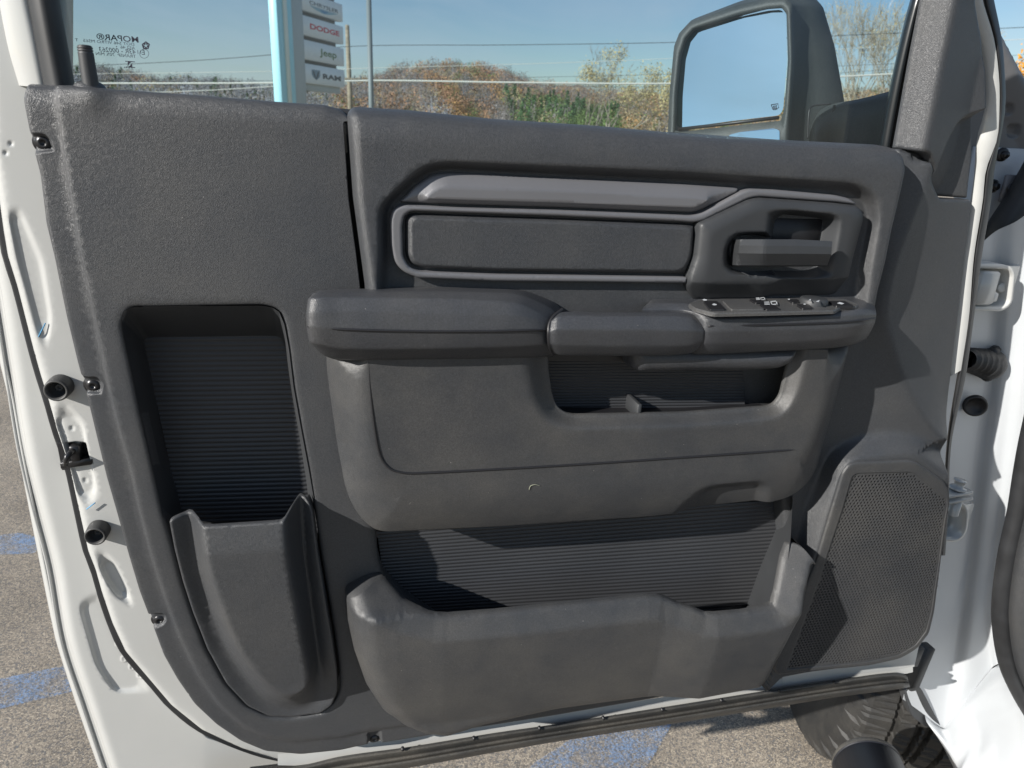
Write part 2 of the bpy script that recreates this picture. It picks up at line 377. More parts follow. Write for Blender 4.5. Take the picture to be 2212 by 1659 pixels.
# ------------------------------------------------------------------ ground
def ground():
    m, nt, b = newmat('asphalt'); tc = N(nt, 'ShaderNodeTexCoord')
    v = N(nt, 'ShaderNodeTexVoronoi', Scale=260); v.inputs['Randomness'].default_value = 1; L(nt, tc.outputs['Object'], v.inputs['Vector'])
    v2 = N(nt, 'ShaderNodeTexVoronoi', feature='DISTANCE_TO_EDGE', Scale=260); L(nt, tc.outputs['Object'], v2.inputs['Vector'])
    s = N(nt, 'ShaderNodeSeparateColor'); L(nt, v.outputs['Color'], s.inputs[0])
    cr = N(nt, 'ShaderNodeValToRGB'); e = cr.color_ramp.elements; e[0].position = 0; e[0].color = (.20, .175, .145, 1); e[1].position = 1; e[1].color = (.52, .445, .345, 1)
    a = e.new(.3); a.color = (.28, .24, .195, 1); a = e.new(.7); a.color = (.38, .33, .265, 1); a = e.new(.12); a.color = (.17, .17, .17, 1)
    L(nt, s.outputs[0], cr.inputs[0])
    n = N(nt, 'ShaderNodeTexNoise', Scale=2.2, Detail=6); L(nt, tc.outputs['Object'], n.inputs['Vector'])
    mr = N(nt, 'ShaderNodeMapRange'); mr.inputs[1].default_value = .3; mr.inputs[2].default_value = .7; mr.inputs[3].default_value = .72; mr.inputs[4].default_value = 1.15; L(nt, n.outputs[0], mr.inputs[0])
    gap = N(nt, 'ShaderNodeMapRange'); gap.inputs[1].default_value = .0; gap.inputs[2].default_value = .07; gap.inputs[3].default_value = .45; L(nt, v2.outputs['Distance'], gap.inputs[0])
    mm = N(nt, 'ShaderNodeMath', operation='MULTIPLY'); L(nt, mr.outputs[0], mm.inputs[0]); L(nt, gap.outputs[0], mm.inputs[1])
    mx = N(nt, 'ShaderNodeMix', data_type='RGBA', blend_type='MULTIPLY'); mx.inputs[0].default_value = 1; L(nt, cr.outputs[0], mx.inputs[6]); L(nt, mm.outputs[0], mx.inputs[7])
    L(nt, mx.outputs[2], b.inputs['Base Color']); b.inputs['Roughness'].default_value = .85
    bp = N(nt, 'ShaderNodeBump', Strength=.8, Distance=.004); L(nt, gap.outputs[0], bp.inputs['Height']); L(nt, bp.outputs[0], b.inputs['Normal'])
    g = mk('ground', [(-700, -300, 0), (700, -300, 0), (700, 900, 0), (-700, 900, 0)], [(0, 1, 2, 3)], m, smooth=False); tag(g, kind='structure')
    mb, nt, b = newmat('worn_blue_paint'); tc = N(nt, 'ShaderNodeTexCoord'); out = nt.nodes['Material Output']
    b.inputs['Base Color'].default_value = (.20, .33, .55, 1); b.inputs['Roughness'].default_value = .7
    n = N(nt, 'ShaderNodeTexNoise', Scale=7, Detail=8, Roughness=.75); L(nt, tc.outputs['Object'], n.inputs['Vector'])
    v = N(nt, 'ShaderNodeTexVoronoi', Scale=260); L(nt, tc.outputs['Object'], v.inputs['Vector']); s = N(nt, 'ShaderNodeSeparateColor'); L(nt, v.outputs['Color'], s.inputs[0])
    ad = N(nt, 'ShaderNodeMath', operation='MULTIPLY_ADD'); ad.inputs[1].default_value = .25; L(nt, s.outputs[1], ad.inputs[0]); L(nt, n.outputs[0], ad.inputs[2])
    mr = N(nt, 'ShaderNodeMapRange'); mr.inputs[1].default_value = .55; mr.inputs[2].default_value = .8; mr.inputs[3].default_value = .04; mr.inputs[4].default_value = .62; L(nt, ad.outputs[0], mr.inputs[0])
    tr = N(nt, 'ShaderNodeBsdfTransparent'); ms = N(nt, 'ShaderNodeMixShader'); L(nt, mr.outputs[0], ms.inputs[0]); L(nt, tr.outputs[0], ms.inputs[1]); L(nt, b.outputs[0], ms.inputs[2]); L(nt, ms.outputs[0], out.inputs[0])
    def G(px, py):
        r = ray(px, py); t = (.004-CAMZ)/r[2]; return CP+r*t
    for poly, lab in (([(-60, 1478), (150, 1436), (172, 1490), (-60, 1545)], None), ([(-60, 1165), (40, 1150), (80, 1160), (80, 1195), (-60, 1200)], None),
                 ([(1150, 1650), (1290, 1560), (1470, 1530), (1420, 1620), (1330, 1760), (1080, 1760)], None)):
        pts = fil(poly, 12); Q = [G(*p) for p in pts]
        o = mk('painted_marking', Q, [list(range(len(Q)))[::-1]], mb, smooth=False); tag(o, kind='structure')
        if (o.data.polygons[0].normal.z) < 0: o.data.flip_normals()
ground()

# ------------------------------------------------------------------ the truck: door
T = thing('pickup_truck', 'white pickup truck with its driver door swung open showing the dark trim', 'pickup truck', O, YAW)
# outer shell: bands of painted metal along the latch side, from the hem inwards
def mono(y0, y1, n, *poly):                    # sample x(y) polylines
    ys = np.linspace(y0, y1, n); return [[float(np.interp(y, [q[1] for q in pl], [q[0] for q in pl])) for y in ys] for pl in poly], ys
hemL = [(-150, -200), (-95, 300), (-45, 600), (0, 786), (20, 870), (33, 946), (60, 1086), (87, 1223), (120, 1383), (127, 1406), (157, 1499), (187, 1586), (213, 1659), (229, 1700)]
hemR = [(-120, -200), (-60, 300), (-28, 500), (0, 663), (20, 786), (50, 970), (83, 1106), (113, 1223), (143, 1389), (187, 1523), (233, 1659), (248, 1700)]
gapE = [(-60, -200), (-25, 300), (3, 500), (12, 553), (33, 620), (67, 753), (83, 810), (102, 870), (119, 930), (147, 1013), (163, 1086), (187, 1193), (203, 1233), (217, 1283), (240, 1350), (268, 1410), (333, 1486), (367, 1526), (433, 1579), (520, 1619), (600, 1643), (700, 1652)]
panE = [(38, -200), (44, 179), (50, 213), (67, 300), (87, 377), (100, 483), (117, 553), (143, 680), (167, 780), (187, 853), (207, 936), (230, 1030), (252, 1106), (277, 1196), (300, 1273), (320, 1326), (333, 1359), (353, 1413), (383, 1466), (420, 1519), (467, 1563), (520, 1599), (573, 1621), (650, 1628), (737, 1619)]
def rs(pl, n, k=2): return [tuple(q) for q in crom([(x, y, 0) for x, y in pl], n)[:, :2]]
n = 70
def bandrow(pl, dx, d, dfun=None):
    A = rs(pl, n); out = []
    for i, (x, y) in enumerate(A): out.append((x+dx, y, d if dfun is None else d+dfun(y)))
    return out
# outer band (hem, bead, flat), ends under the dark strip
OSx = [(x+6, y) for x, y in hemR]+[(330, 1700), (480, 1682), (660, 1668), (700, 1655), (600, 1640), (450, 1590), (360, 1510), (290, 1420), (240, 1320), (210, 1220), (190, 1110), (150, 960), (110, 800), (60, 640), (25, 500), (0, 300), (-30, -200)]
OS = C(OSx, -.086, 4); hl = np.array([uv(x+6, y, -.086) for x, y in rs(hemR, 60)])
EMB = (C([(165, 1300), (215, 1270), (300, 1400), (330, 1500), (250, 1500), (205, 1440)], -.082, 20), C([(180, 1312), (214, 1300), (262, 1390), (300, 1480), (246, 1488), (214, 1430)], -.086, 16))
DOT = [C([(x-8, y-8), (x+8, y-8), (x+8, y+8), (x-8, y+8)], -.086, 8) for x, y in ((256, 1390), (268, 1423), (285, 1440), (303, 1457))]
def h_os(Q):
    d = dist(Q, hl, False); h = -.082-.006*(1-np.clip(d/.012, 0, 1))**2+S(Q, 0, [(EMB[0], 0, 'smooth'), (EMB[1], -.004, 'lin')])
    for q in DOT: t = dist(Q, q); h += np.where(inside(Q, q), .0012*np.sin(np.clip(t/.0035, 0, 1)*math.pi), 0)
    return h
shell = relief('door_shell', OS, h_os, M['white'], T, res=.005, back=-.12, cons=DOT, pairs=[EMB], rings=(.0015, .003))
patch('door_hem', [bandrow(hemL, 6, -.118), bandrow(hemL, 0, -.110), bandrow(hemL, 5, -.104), bandrow(hemL, 11, -.103), bandrow(hemL, 15, -.107), bandrow(hemR, -14, -.103), bandrow(hemR, -9, -.103), bandrow(hemR, -4, -.107), bandrow(hemR, 0, -.104), bandrow(hemR, 5, -.092), bandrow(hemR, 12, -.0875)], M['white'], shell, nu=n, nv=4)
shell['label'] = 'white painted door shell along the latch side'
# inner raised flange
def flange():
    E_ = list(reversed(gapE)); out = [(x, y) for x, y in gapE]+[(800, 1700), (900, 1560), (300, 800), (160, 100), (150, -200)]
    A = C(gapE+[(700, 1600), (560, 1570), (450, 1500), (400, 1420), (360, 1320), (300, 1106), (250, 880), (200, 650), (160, 400), (140, 150), (140, -200)], -.06, 6)
    latch = C([(133, 962), (160, 958), (186, 960), (197, 1000), (194, 1004), (158, 1003), (140, 985)], -.056, 4)
    def sc_(p, k): c = np.mean(np.array(p, float), 0); return [tuple(c+(np.array(q)-c)*k) for q in p]
    r1 = [(104, 882), (146, 866), (160, 885), (180, 905), (196, 1000), (212, 1050), (210, 1085), (190, 1100), (172, 1092), (150, 1020), (124, 935)]; r2 = [(198, 1190), (230, 1186), (250, 1215), (268, 1250), (290, 1302), (282, 1318), (250, 1290), (220, 1245)]
    rec1 = [C(r1, -.056, 30), C(sc_(r1, .72), -.060, 22)]; rec2 = [C(r2, -.056, 16), C(sc_(r2, .5), -.062, 10)]
    rec3 = [C([(13, 450), (45, 442), (97, 560), (117, 690), (104, 765), (84, 742), (64, 680), (34, 560)], -.056, 20), C([(28, 475), (40, 470), (80, 570), (100, 680), (97, 725), (90, 708), (78, 660), (48, 560)], -.0585, 14)]
    dots = [C([(x-7, y-7), (x+7, y-7), (x+7, y+7), (x-7, y+7)], -.058, 6) for x, y in ((153, 928), (182, 1041), (25, 310), (14, 330))]
    def h(Q):
        r = S(Q, 0, [(rec1[0], 0, 'smooth'), (rec1[1], -.006, 'lin')])+S(Q, 0, [(rec2[0], 0, 'smooth'), (rec2[1], -.009, 'lin')])+S(Q, 0, [(rec3[0], 0, 'smooth'), (rec3[1], -.003, 'lin')])
        for d in dots: r += np.where(inside(Q, d), -.0012*np.clip(dist(Q, d)/.002, 0, 1), 0)
        return -.056+rover(Q, A, .012)+r
    o = relief('inner_flange', A, h, M['white'], shell, res=.005, back=-.085, cons=dots, pairs=[rec1, rec2, rec3], holes=[latch], rings=(.0015, .004, .009))
    # latch: dark cavity, hook, plate
    a = join([boxm(P(172, 982, -.078), (1, 0, 0), (0, 1, 0), (0, 0, 1), .021, .003, .018)])
    l = mk('door_latch', *a, M['black'], shell, smooth=False)
    pr = [P(141, 1006, -.05), P(146, 985, -.045), P(156, 975, -.055), P(160, 965, -.068)]
    hk = join([tubes([(pr, [.0025, .0035, .0035, .003])]), boxm(P(170, 997, -.062), (1, 0, .1), (0, 1, 0), (0, 0, 1), .018, .006, .004), boxm(P(166, 975, -.064), (1, 0, 0), (0, 1, 0), (0, 0, 1), .005, .008, .01)])
    mk('latch_hook', *hk, M['steel'], shell)
flange()
# black strip between the white bands: partly seal, mostly the gap's shade laid in
patch('flange_gap_strip', [bandrow(gapE, -8, -.0822), bandrow(gapE, -6, -.0812), bandrow(gapE, 2, -.0812), bandrow(gapE, 12, -.0812)], M['rubber'], shell, nu=n, nv=3)
for cx, cy, r_ in ((115, 836, 1), (197, 1146, .95)):
    b0 = Vector(P(cx+18, cy-4, -.056)); s_ = .0128*r_
    V, Fc = lathe([(s_*1.02, -.004), (s_*1.04, .004), (s_, .016), (s_*.97, .018), (s_*.88, .0195), (s_*.74, .018), (s_*.68, .012), (s_*.60, .004), (.0001, .004)], b0, (0, -1, 0))
    V2, F2 = lathe([(s_*.40, .004), (s_*.38, .008), (s_*.2, .009), (s_*.16, .006), (.0001, .006)], b0, (0, -1, 0), 6)
    mk('rubber_bumper', *join([(V, Fc), (V2, F2)]), M['bumper'], shell)
# ------------------------------------------------------------------ inner trim
def near(Q, A, vals, closed=True):            # depth of the nearest point of an outline with depths
    A = np.asarray(A); vals = np.asarray(vals, float)
    if closed: A = np.vstack([A, A[:1]]); vals = np.r_[vals, vals[:1]]
    best = np.full(len(Q), 1e9); out = np.zeros(len(Q))
    for a, b, va, vb in zip(A[:-1], A[1:], vals[:-1], vals[1:]):
        ab = b-a; LL = ab@ab
        if LL < 1e-14: continue
        t = np.clip(((Q-a)@ab)/LL, 0, 1); dd = Q-a-t[:, None]*ab; d2 = (dd*dd).sum(1); m = d2 < best
        best[m] = d2[m]; out[m] = (va+(vb-va)*t)[m]
    return out
def Cd(pts, r=10):                            # outline with a depth at each corner: (x, y, d)
    xy = fil([(p[0], p[1]) for p in pts], r); src = np.array([(p[0], p[1]) for p in pts], float)
    d = near(np.array(xy, float), src, [p[2] for p in pts]); A = np.array([uv(x, y, e) for (x, y), e in zip(xy, d)]); B = ccw(A)
    return (B, d if np.allclose(A[0], B[0]) else d[::-1])
def S3(Q, cons):                              # cons: (outline, value, profile); value = number, per-vertex depths or function
    V = []
    for A, v, p in cons: V.append(v(Q) if callable(v) else (near(Q, A, v) if hasattr(v, '__len__') else np.full(len(Q), float(v))))
    h = V[0].copy(); ins = [inside(Q, c[0]) for c in cons]; ds = [dist(Q, c[0]) for c in cons]
    for k in range(1, len(cons)):
        m = (ins[k-1] if k > 1 else np.ones(len(Q), bool)) & ~ins[k]; t = ds[k-1]/(ds[k-1]+ds[k]+1e-9)
        h[m] = (V[k-1]+(V[k]-V[k-1])*PR[cons[k-1][2]](t))[m]; h[ins[k]] = V[k][ins[k]]
    return h
def idx(rows, n):                             # index-wise resampling of equal-count rows
    return [[tuple(np.interp(t, range(len(r)), [q[k] for q in r]) for k in range(3)) for t in np.linspace(0, len(r)-1, n)] for r in rows]
def strip(name, rows, mat, parent, n=None, nv=1, conv=P, flip=False):
    rr = [[conv(*p) for p in r] for r in rows]
    if n: rr = idx(rr, n)
    rr = np.array(rr); G = []
    for a, b in zip(rr[:-1], rr[1:]):
        for s in np.arange(nv)/nv: G.append(a+(b-a)*s)
    G.append(rr[-1]); G = np.array(G); m, k = G.shape[:2]
    Fc = [((i*k+j), (i+1)*k+j, (i+1)*k+j+1, i*k+j+1)[::-1 if flip else 1] for i in range(m-1) for j in range(k-1)]
    return mk(name, G.reshape(-1, 3).tolist(), Fc, mat, parent)
def ribs(name, TL, TR, BR, BL, nrib, amp, mat, parent, dtop, dbot=None):
    dbot = dtop if dbot is None else dbot
    a, b, c, d = [np.array(P(*p, q)) for p, q in ((TL, dtop), (TR, dtop), (BR, dbot), (BL, dbot))]; V = []; Fc = []
    prof = [(0, 0), (.18, -amp), (.34, -amp), (.5, 0)]; ts = []
    for i in range(nrib):
        for t, y in prof: ts.append(((i+t*1.6)/nrib, y))
    ts.append((1, 0))
    for t, y in ts:
        l = a+(d-a)*t; r = b+(c-b)*t
        for p in (l, r): V.append((p[0], p[1]+y, p[2]))
    for i in range(len(ts)-1): Fc.append((i*2, 2*i+2, 2*i+3, 2*i+1))
    return mk(name, V, Fc, mat, parent, smooth=False)

TOPE = [(47, 179), (113, 183), (147, 183), (240, 192), (400, 203), (607, 220), (700, 226), (737, 236)]
MPX = [(47, 179, 0)]+[(x, y, -.007) for x, y in panE[2:]]+[(794, 1606, -.007), (826, 1603, -.007), (1014, 1573, -.007), (1204, 1543, -.007), (1475, 1504, 0), (1640, 1478, .01), (1690, 1464, .03), (1748, 1453, .03), (1875, 1437, .03), (1941, 1423, .03), (1983, 1401, .03), (2008, 1368, .03),
       (2019, 1323, .03), (2032, 1223, .03), (2045, 1123, .03), (2051, 1086, .03), (2048, 1026, .028), (2045, 970, .006), (2044, 925, -.013), (2048, 886, -.017), (2058, 816, -.017), (2075, 686, -.017), (2091, 553, -.017), (2096, 520, -.017), (2112, 433, -.01), (2030, 429, 0), (2008, 400, 0), (2000, 383, 0), (2005, 363, 0), (1985, 330, 0), (1941, 320, 0),
       (1930, 340, 0), (1475, 310, 0), (760, 260, 0), (737, 236, 0)]+[(x, y, 0) for x, y in TOPE[::-1][1:-1]]
MP, _ = Cd(MPX, 8)
crA = [(110, 120), (113, 187), (128, 287), (143, 400), (157, 477), (170, 553), (200, 693), (230, 836), (253, 930), (277, 1013), (297, 1106), (323, 1206), (353, 1299), (383, 1379), (420, 1456), (467, 1526), (520, 1573), (567, 1596), (633, 1606), (737, 1596), (794, 1582), (957, 1560), (1204, 1520), (1475, 1480), (1650, 1450), (2300, 1350), (2300, 120)]
crB = [(x+(9 if x < 1000 else 0), y-(8 if y > 1000 else 0)) for x, y in crA]
cA, cB = C(crA, -.004, 20), C(crB, 0, 20)
BHo = [(262, 700, 16), (280, 664, 16), (333, 664), (567, 660), (603, 668, 22), (614, 700), (623, 753), (633, 836), (650, 930), (667, 1020), (680, 1106), (692, 1189), (709, 1289), (722, 1366), (732, 1439), (735, 1492, 30), (720, 1524, 20), (693, 1543), (633, 1553), (578, 1550), (531, 1527), (484, 1476), (443, 1402), (413, 1321), (389, 1248), (373, 1182), (350, 1106), (343, 1073), (320, 970), (300, 883), (283, 800), (267, 726)]
BH = C(BHo, 0, 14)
HM = C([(812, 1130), (817, 1206), (829, 1249), (871, 1293), (911, 1323), (944, 1345), (1000, 1375), (1650, 1375), (1690, 1300), (1700, 1180), (1690, 1060), (812, 1100)], .0, 12)
recs = [C(p, -.007, 7) for p in ([(60, 286, 2), (98, 288), (112, 300), (121, 327), (66, 333, 2)], [(170, 813, 2), (210, 811), (225, 825), (222, 850), (178, 851, 2)], [(316, 1325, 2), (335, 1321), (355, 1321), (363, 1335), (352, 1350), (322, 1357, 2)], [(793, 1579, 3), (824, 1575, 3), (826, 1606, 1), (794, 1612, 1)])]
RC = np.array([uv(x, y, .01) for x, y in fil([(2008, 350), (2002, 380), (1934, 553), (1914, 636), (1908, 690), (1941, 793), (1975, 870), (2008, 923), (2044, 955)], 30, False)])
RE = np.array([uv(x+12, y, -.01) for x, y in [(2140, 330), (2111, 433), (2091, 553), (2075, 686), (2058, 816), (2048, 886), (2044, 957)]])
RR_ = ccw(np.vstack([RC, RE[::-1]+np.array([.03, 0])]))
LG = np.array([uv(x, y) for x, y in [(1935, 322), (1895, 553), (1875, 660), (1860, 760), (1800, 950), (1745, 1130)]])
RLp = ccw(np.vstack([LG, np.array([uv(1780, 1040), uv(1850, 985), uv(1958, 960)]), RC[::-1]]))
SPo, SPi = C([(1640, 1480), (1700, 1250), (1738, 1106), (1765, 1040), (1795, 975), (1850, 938), (1930, 922), (2000, 935), (2045, 985), (2250, 1000), (2250, 1600), (1640, 1600)], .004, 30), C([(1655, 1500), (1671, 1446), (1704, 1346), (1761, 1206), (1790, 1106), (1815, 1020), (1832, 1000), (1851, 992), (1958, 986), (1977, 989), (2037, 1030), (2200, 1060), (2250, 1600), (1660, 1600)], .03, 20)
topl = np.array([uv(x, y) for x, y in TOPE])
CH = C([(742, 262), (753, 427), (770, 553), (778, 620), (783, 740), (1850, 740), (1876, 660), (1900, 553), (1911, 493), (1928, 420), (1939, 352), (1475, 322), (800, 268)], 0, 6)
kc = np.array(uv(194, 190, 0))
def h_main(Q):
    h = S(Q, -.004, [(cA, -.004, 'smooth'), (cB, 0, 'lin')])
    m = inside(Q, RLp); t = dist(Q, LG, False)/(dist(Q, LG, False)+dist(Q, RC, False)+1e-9); h[m] += (.013*t)[m]
    m = inside(Q, RR_); t = dist(Q, RC, False)/(dist(Q, RC, False)+dist(Q, RE, False)+1e-9); h[m] += (.013-.034*t)[m]
    sp = S(Q, 0, [(SPo, 0, 'smooth'), (SPi, 1, 'lin')]); h = h*(1-sp)+.031*sp
    for r_ in recs: h -= np.where(inside(Q, r_), .006*np.clip(dist(Q, r_)/.003, 0, 1), 0)
    s = np.clip(dist(Q, topl, False)/.022, 0, 1); h -= .011*(1-np.sqrt(1-(1-s)**2))
    h += .006*np.exp(-((Q-kc)**2).sum(1)/.014**2)
    s = np.clip(dist(Q, BH)/.006, 0, 1); h -= .004*(1-np.sqrt(1-(1-s)**2))
    s = np.clip(dist(Q, HM)/.012, 0, 1); h -= .008*(1-np.sqrt(1-(1-s)**2))
    return h+rover(Q, MP, .004)
TP = relief('trim_panel', MP, h_main, M['panel'], T, res=.0065, back=-.03, cons=recs, pairs=[(cA, cB), (SPo, SPi)], holes=[BH, HM, CH])
TP['label'] = 'dark grained plastic door trim panel'
bk = [uv(x, y, -.03) for x, y in [(150, 240), (230, 700), (330, 1150), (450, 1450), (600, 1560), (1000, 1540), (1640, 1440), (1900, 1390), (1980, 1000), (2020, 600), (1960, 345), (1475, 300), (735, 245)]]
mk('inner_backing', [(a, .079, b) for a, b in bk], [list(range(len(bk)))[::-1]], M['black'], TP, smooth=False)
for x, y, d in ((96, 308, -.013), (203, 831, -.013), (346, 1337, -.013), (809, 1593, -.012)):
    c = Vector(P(x, y, d)); k = 1.0 if y < 1500 else .85
    V = lathe([(.0085*k, -.001), (.0082*k, .0012), (.0068*k, .0032), (.0045*k, .0046), (.0028*k, .005), (.0024*k, .0035), (.0001, .0032)], c, (0, -1, 0), 20)
    w_ = lathe([(.0105*k, -.002), (.0105*k, .0004), (.006*k, .001)], c, (0, -1, 0), 20)
    mk('screw', *join([V, w_]), M['steel'], TP)
# lock knob
c = Vector(P(197, 190, -.014)); z1 = P(188, 97, -.014)[2]-c.z
V = lathe([(.0072, -.01), (.0070, z1*.3), (.0066, z1*.80), (.0066, z1*.83), (.0056, z1*.84), (.0066, z1*.855), (.0066, z1*.89), (.0056, z1*.90), (.0066, z1*.915), (.0066, z1*.945), (.0056, z1*.955), (.0062, z1*.965), (.0048, z1*.99), (.002, z1*1.0), (.0001, z1)], c, (-.012, 0, 1), 24)
mk('lock_knob', *V, M['smooth'], TP)
c = Vector(P(194, 190, -.020)); V = lathe([(.0185, -.016), (.0180, -.008), (.0160, -.002), (.0125, .003), (.0095, .0055), (.0075, .0045)], c, (0, 0, 1), 32)
mk('knob_base', *V, M['panel'], TP)

# speaker grille with real perforations
GOx = [(1671, 1446), (1708, 1346), (1765, 1206), (1795, 1106), (1821, 1020), (1834, 1003), (1851, 998), (1958, 992), (1975, 995), (2035, 1036), (2047, 1058), (2048, 1086), (2041, 1123), (2028, 1223), (2015, 1323), (2003, 1368, 20), (1981, 1399, 20), (1941, 1420), (1875, 1434), (1748, 1450), (1680, 1458, 4)]
GPx = [(1841, 1028), (1853, 1022), (1962, 1017), (1974, 1021), (2041, 1075), (2043, 1090), (2037, 1123), (2024, 1223), (2010, 1320), (1999, 1362), (1976, 1392), (1939, 1412), (1875, 1426), (1748, 1442), (1698, 1447, 4), (1768, 1256), (1818, 1106)]
GO, GP = C(GOx, .033, 8), C(GPx, .034, 6)
def h_gr(Q):
    u = Q[:, 0]; return .034+.004*np.sin(np.clip((u-.50)/.25, 0, 1)*math.pi)
def frame_h(Q): return h_gr(Q)+rover(Q, GO, .003)
gr = relief('speaker_grille', GO, frame_h, M['fine'], T, res=.005, back=.022, holes=[GP], rings=(.001, .0025))
gr['label'] = 'perforated speaker grille low on the hinge side of the door'
V, Fc = [], []; sp_ = .0056; lo, hi = GP.min(0), GP.max(0); cs = []; j = 0; y = lo[1]
while y < hi[1]+sp_:
    x = lo[0]+(j % 2)*sp_/2
    while x < hi[0]+sp_: cs.append((x, y)); x += sp_
    y += sp_*.866; j += 1
cs = np.array(cs); ind = inside(cs, GP); dd = dist(cs, GP); cs = cs[ind | (dd < sp_*.55)]; dd = np.where(ind, dd, -dd)[ind | (dd < sp_*.55)]; HH = h_gr(cs)-.0012
vi = {}
def gv(a, b, d):
    k = (round(a*2e4), round(b*2e4), 0)
    if k not in vi: vi[k] = len(V); V.append((a, -d, b))
    return vi[k]
for (x, y), d, h_ in zip(cs, dd, HH):
    hx = [gv(x+sp_*.5774*math.cos(R(30+60*k)), y+sp_*.5774*math.sin(R(30+60*k)), h_) for k in range(6)]
    if d > sp_*.55:
        s = len(V); V += [(x+.0020*math.cos(R(30+60*k)), -(h_), y+.0020*math.sin(R(30+60*k))) for k in range(6)]
        V += [(x+.00195*math.cos(R(30+60*k)), -(h_-.0010), y+.00195*math.sin(R(30+60*k))) for k in range(6)]
        for k in range(6):
            k2 = (k+1) % 6; Fc.append((hx[k], hx[k2], s+k2, s+k)); Fc.append((s+k, s+k2, s+6+k2, s+6+k))
    else: Fc.append(hx)
mk('grille_mesh', V, Fc, M['fine'], gr, smooth=False)
mk('grille_backing', [(a, -.0316, b) for a, b in GP], [list(range(len(GP)))], M['black'], gr, smooth=False)

# upper pad
PADx = [(750, 246, 10), (762, 230, 12), (889, 238), (1071, 257), (1284, 271), (1475, 288), (1685, 302), (1905, 313), (1921, 317, 6), (1932, 332, 8), (1931, 360), (1918, 420), (1901, 493), (1890, 553), (1873, 620), (1866, 660), (1855, 720, 4), (795, 720, 4), (789, 620), (780, 553), (763, 427)]
PAD = C(PADx, .012, 10)
AGo = C([(815, 560), (813, 445), (854, 405), (910, 353), (965, 345), (1475, 367), (1620, 377), (1848, 391), (1892, 417), (1899, 470), (1882, 580), (1862, 760), (1480, 780), (850, 780), (810, 620)], .036, 40)
AGi = C([(838, 520), (838, 452), (862, 425), (895, 395), (938, 369), (970, 366), (1475, 390), (1600, 399), (1830, 415), (1862, 435), (1870, 473), (1850, 570), (1828, 760), (1500, 780), (1480, 780), (1071, 780), (900, 780), (850, 780), (840, 600)], .02, 16)
ptop = np.array([uv(x, y, .012) for x, y in [(740, 232), (889, 238), (1071, 257), (1284, 271), (1475, 288), (1685, 302), (1905, 313), (1930, 318)]])
def h_pad(Q):
    h = .040+S(Q, 0, [(AGo, 0, 'smooth'), (AGi, -.017, 'lin')])
    s = np.clip(dist(Q, ptop, False)/.035, 0, 1); h -= .020*(1-np.sqrt(1-(1-s)**2))
    return h+rover(Q, PAD, .010, .020)
pad = relief('upper_pad', PAD, h_pad, M['pad'], T, res=.0055, back=-.004, pairs=[(AGo, AGi)], rings=(.0012, .003, .006, .009, .012))
pad['label'] = 'soft black upper pad above the armrest'

# silver accents
BLx = [(867, 435, 4), (897, 403), (934, 378, 16), (966, 373, 16), (1137, 382), (1475, 398), (1590, 406), (1600, 408, 3), (1596, 416, 4), (1514, 456, 10), (1495, 460, 10), (1475, 459), (1204, 449), (1004, 443), (871, 438, 4)]
BL_ = C(BLx, .032, 6); BLi = C([(920, 428), (940, 411), (962, 402), (1137, 408), (1475, 426), (1530, 431), (1500, 448), (1204, 437), (1004, 431)], .034, 8)
def h_bl(Q): return S(Q, .028, [(BL_, .028, 'lin'), (BLi, .036, 'lin')])+rover(Q, BL_, .002)
mk_bl = relief('accent_blade', BL_, h_bl, M['accent'], T, res=.0035, back=.012, pairs=[(BL_, BLi)], rings=(.0008, .002))
RGx = [(1483, 612, 2), (1071, 608), (904, 601), (871, 588, 20), (852, 566, 20), (845, 530), (843, 475, 16), (850, 450, 14), (874, 443, 8), (1004, 449), (1204, 454), (1475, 465), (1497, 466, 10), (1518, 461, 10), (1606, 413, 10), (1622, 408, 10), (1675, 410), (1808, 422), (1838, 429, 12), (1855, 443, 4),
       (1808, 437), (1640, 425, 10), (1618, 429, 10), (1518, 478, 10), (1495, 481, 8), (1475, 479), (1204, 467), (888, 456, 12), (873, 466, 12), (869, 490), (871, 553), (882, 576, 16), (906, 587, 16), (1071, 593), (1475, 599), (1486, 600, 2)]
RG = C(RGx, .034, 6)
def h_rg(Q): s = np.clip(dist(Q, RG)/.0022, 0, 1); return .034-.0022*(1-s)**2
relief('accent_ring', RG, h_rg, M['accent'], T, res=.004, back=.012, rings=(.0008, .0022, .004))
INx = [(876, 470, 10), (890, 461, 10), (1204, 472), (1475, 483), (1503, 485, 3), (1500, 553), (1484, 594, 5), (1071, 588), (910, 582, 14), (886, 572, 14), (876, 550)]
IN_ = C(INx, .03, 8); INi = C([(890, 474), (1204, 483), (1475, 495), (1492, 498), (1488, 550), (1472, 582), (1071, 577), (915, 570), (893, 560)], .035, 16)
def h_in(Q): return S(Q, .026, [(IN_, .024, 'soft'), (INi, .035, 'lin')])+rover(Q, IN_, .003)
ins_ = relief('pad_insert', IN_, h_in, M['pad'], T, res=.005, back=.012, cons=[INi], rings=(.0008, .002, .004))
mk('accent_backing', [(a, -.021, b) for a, b in AGi], [list(range(len(AGi)))], M['black'], T, smooth=False)
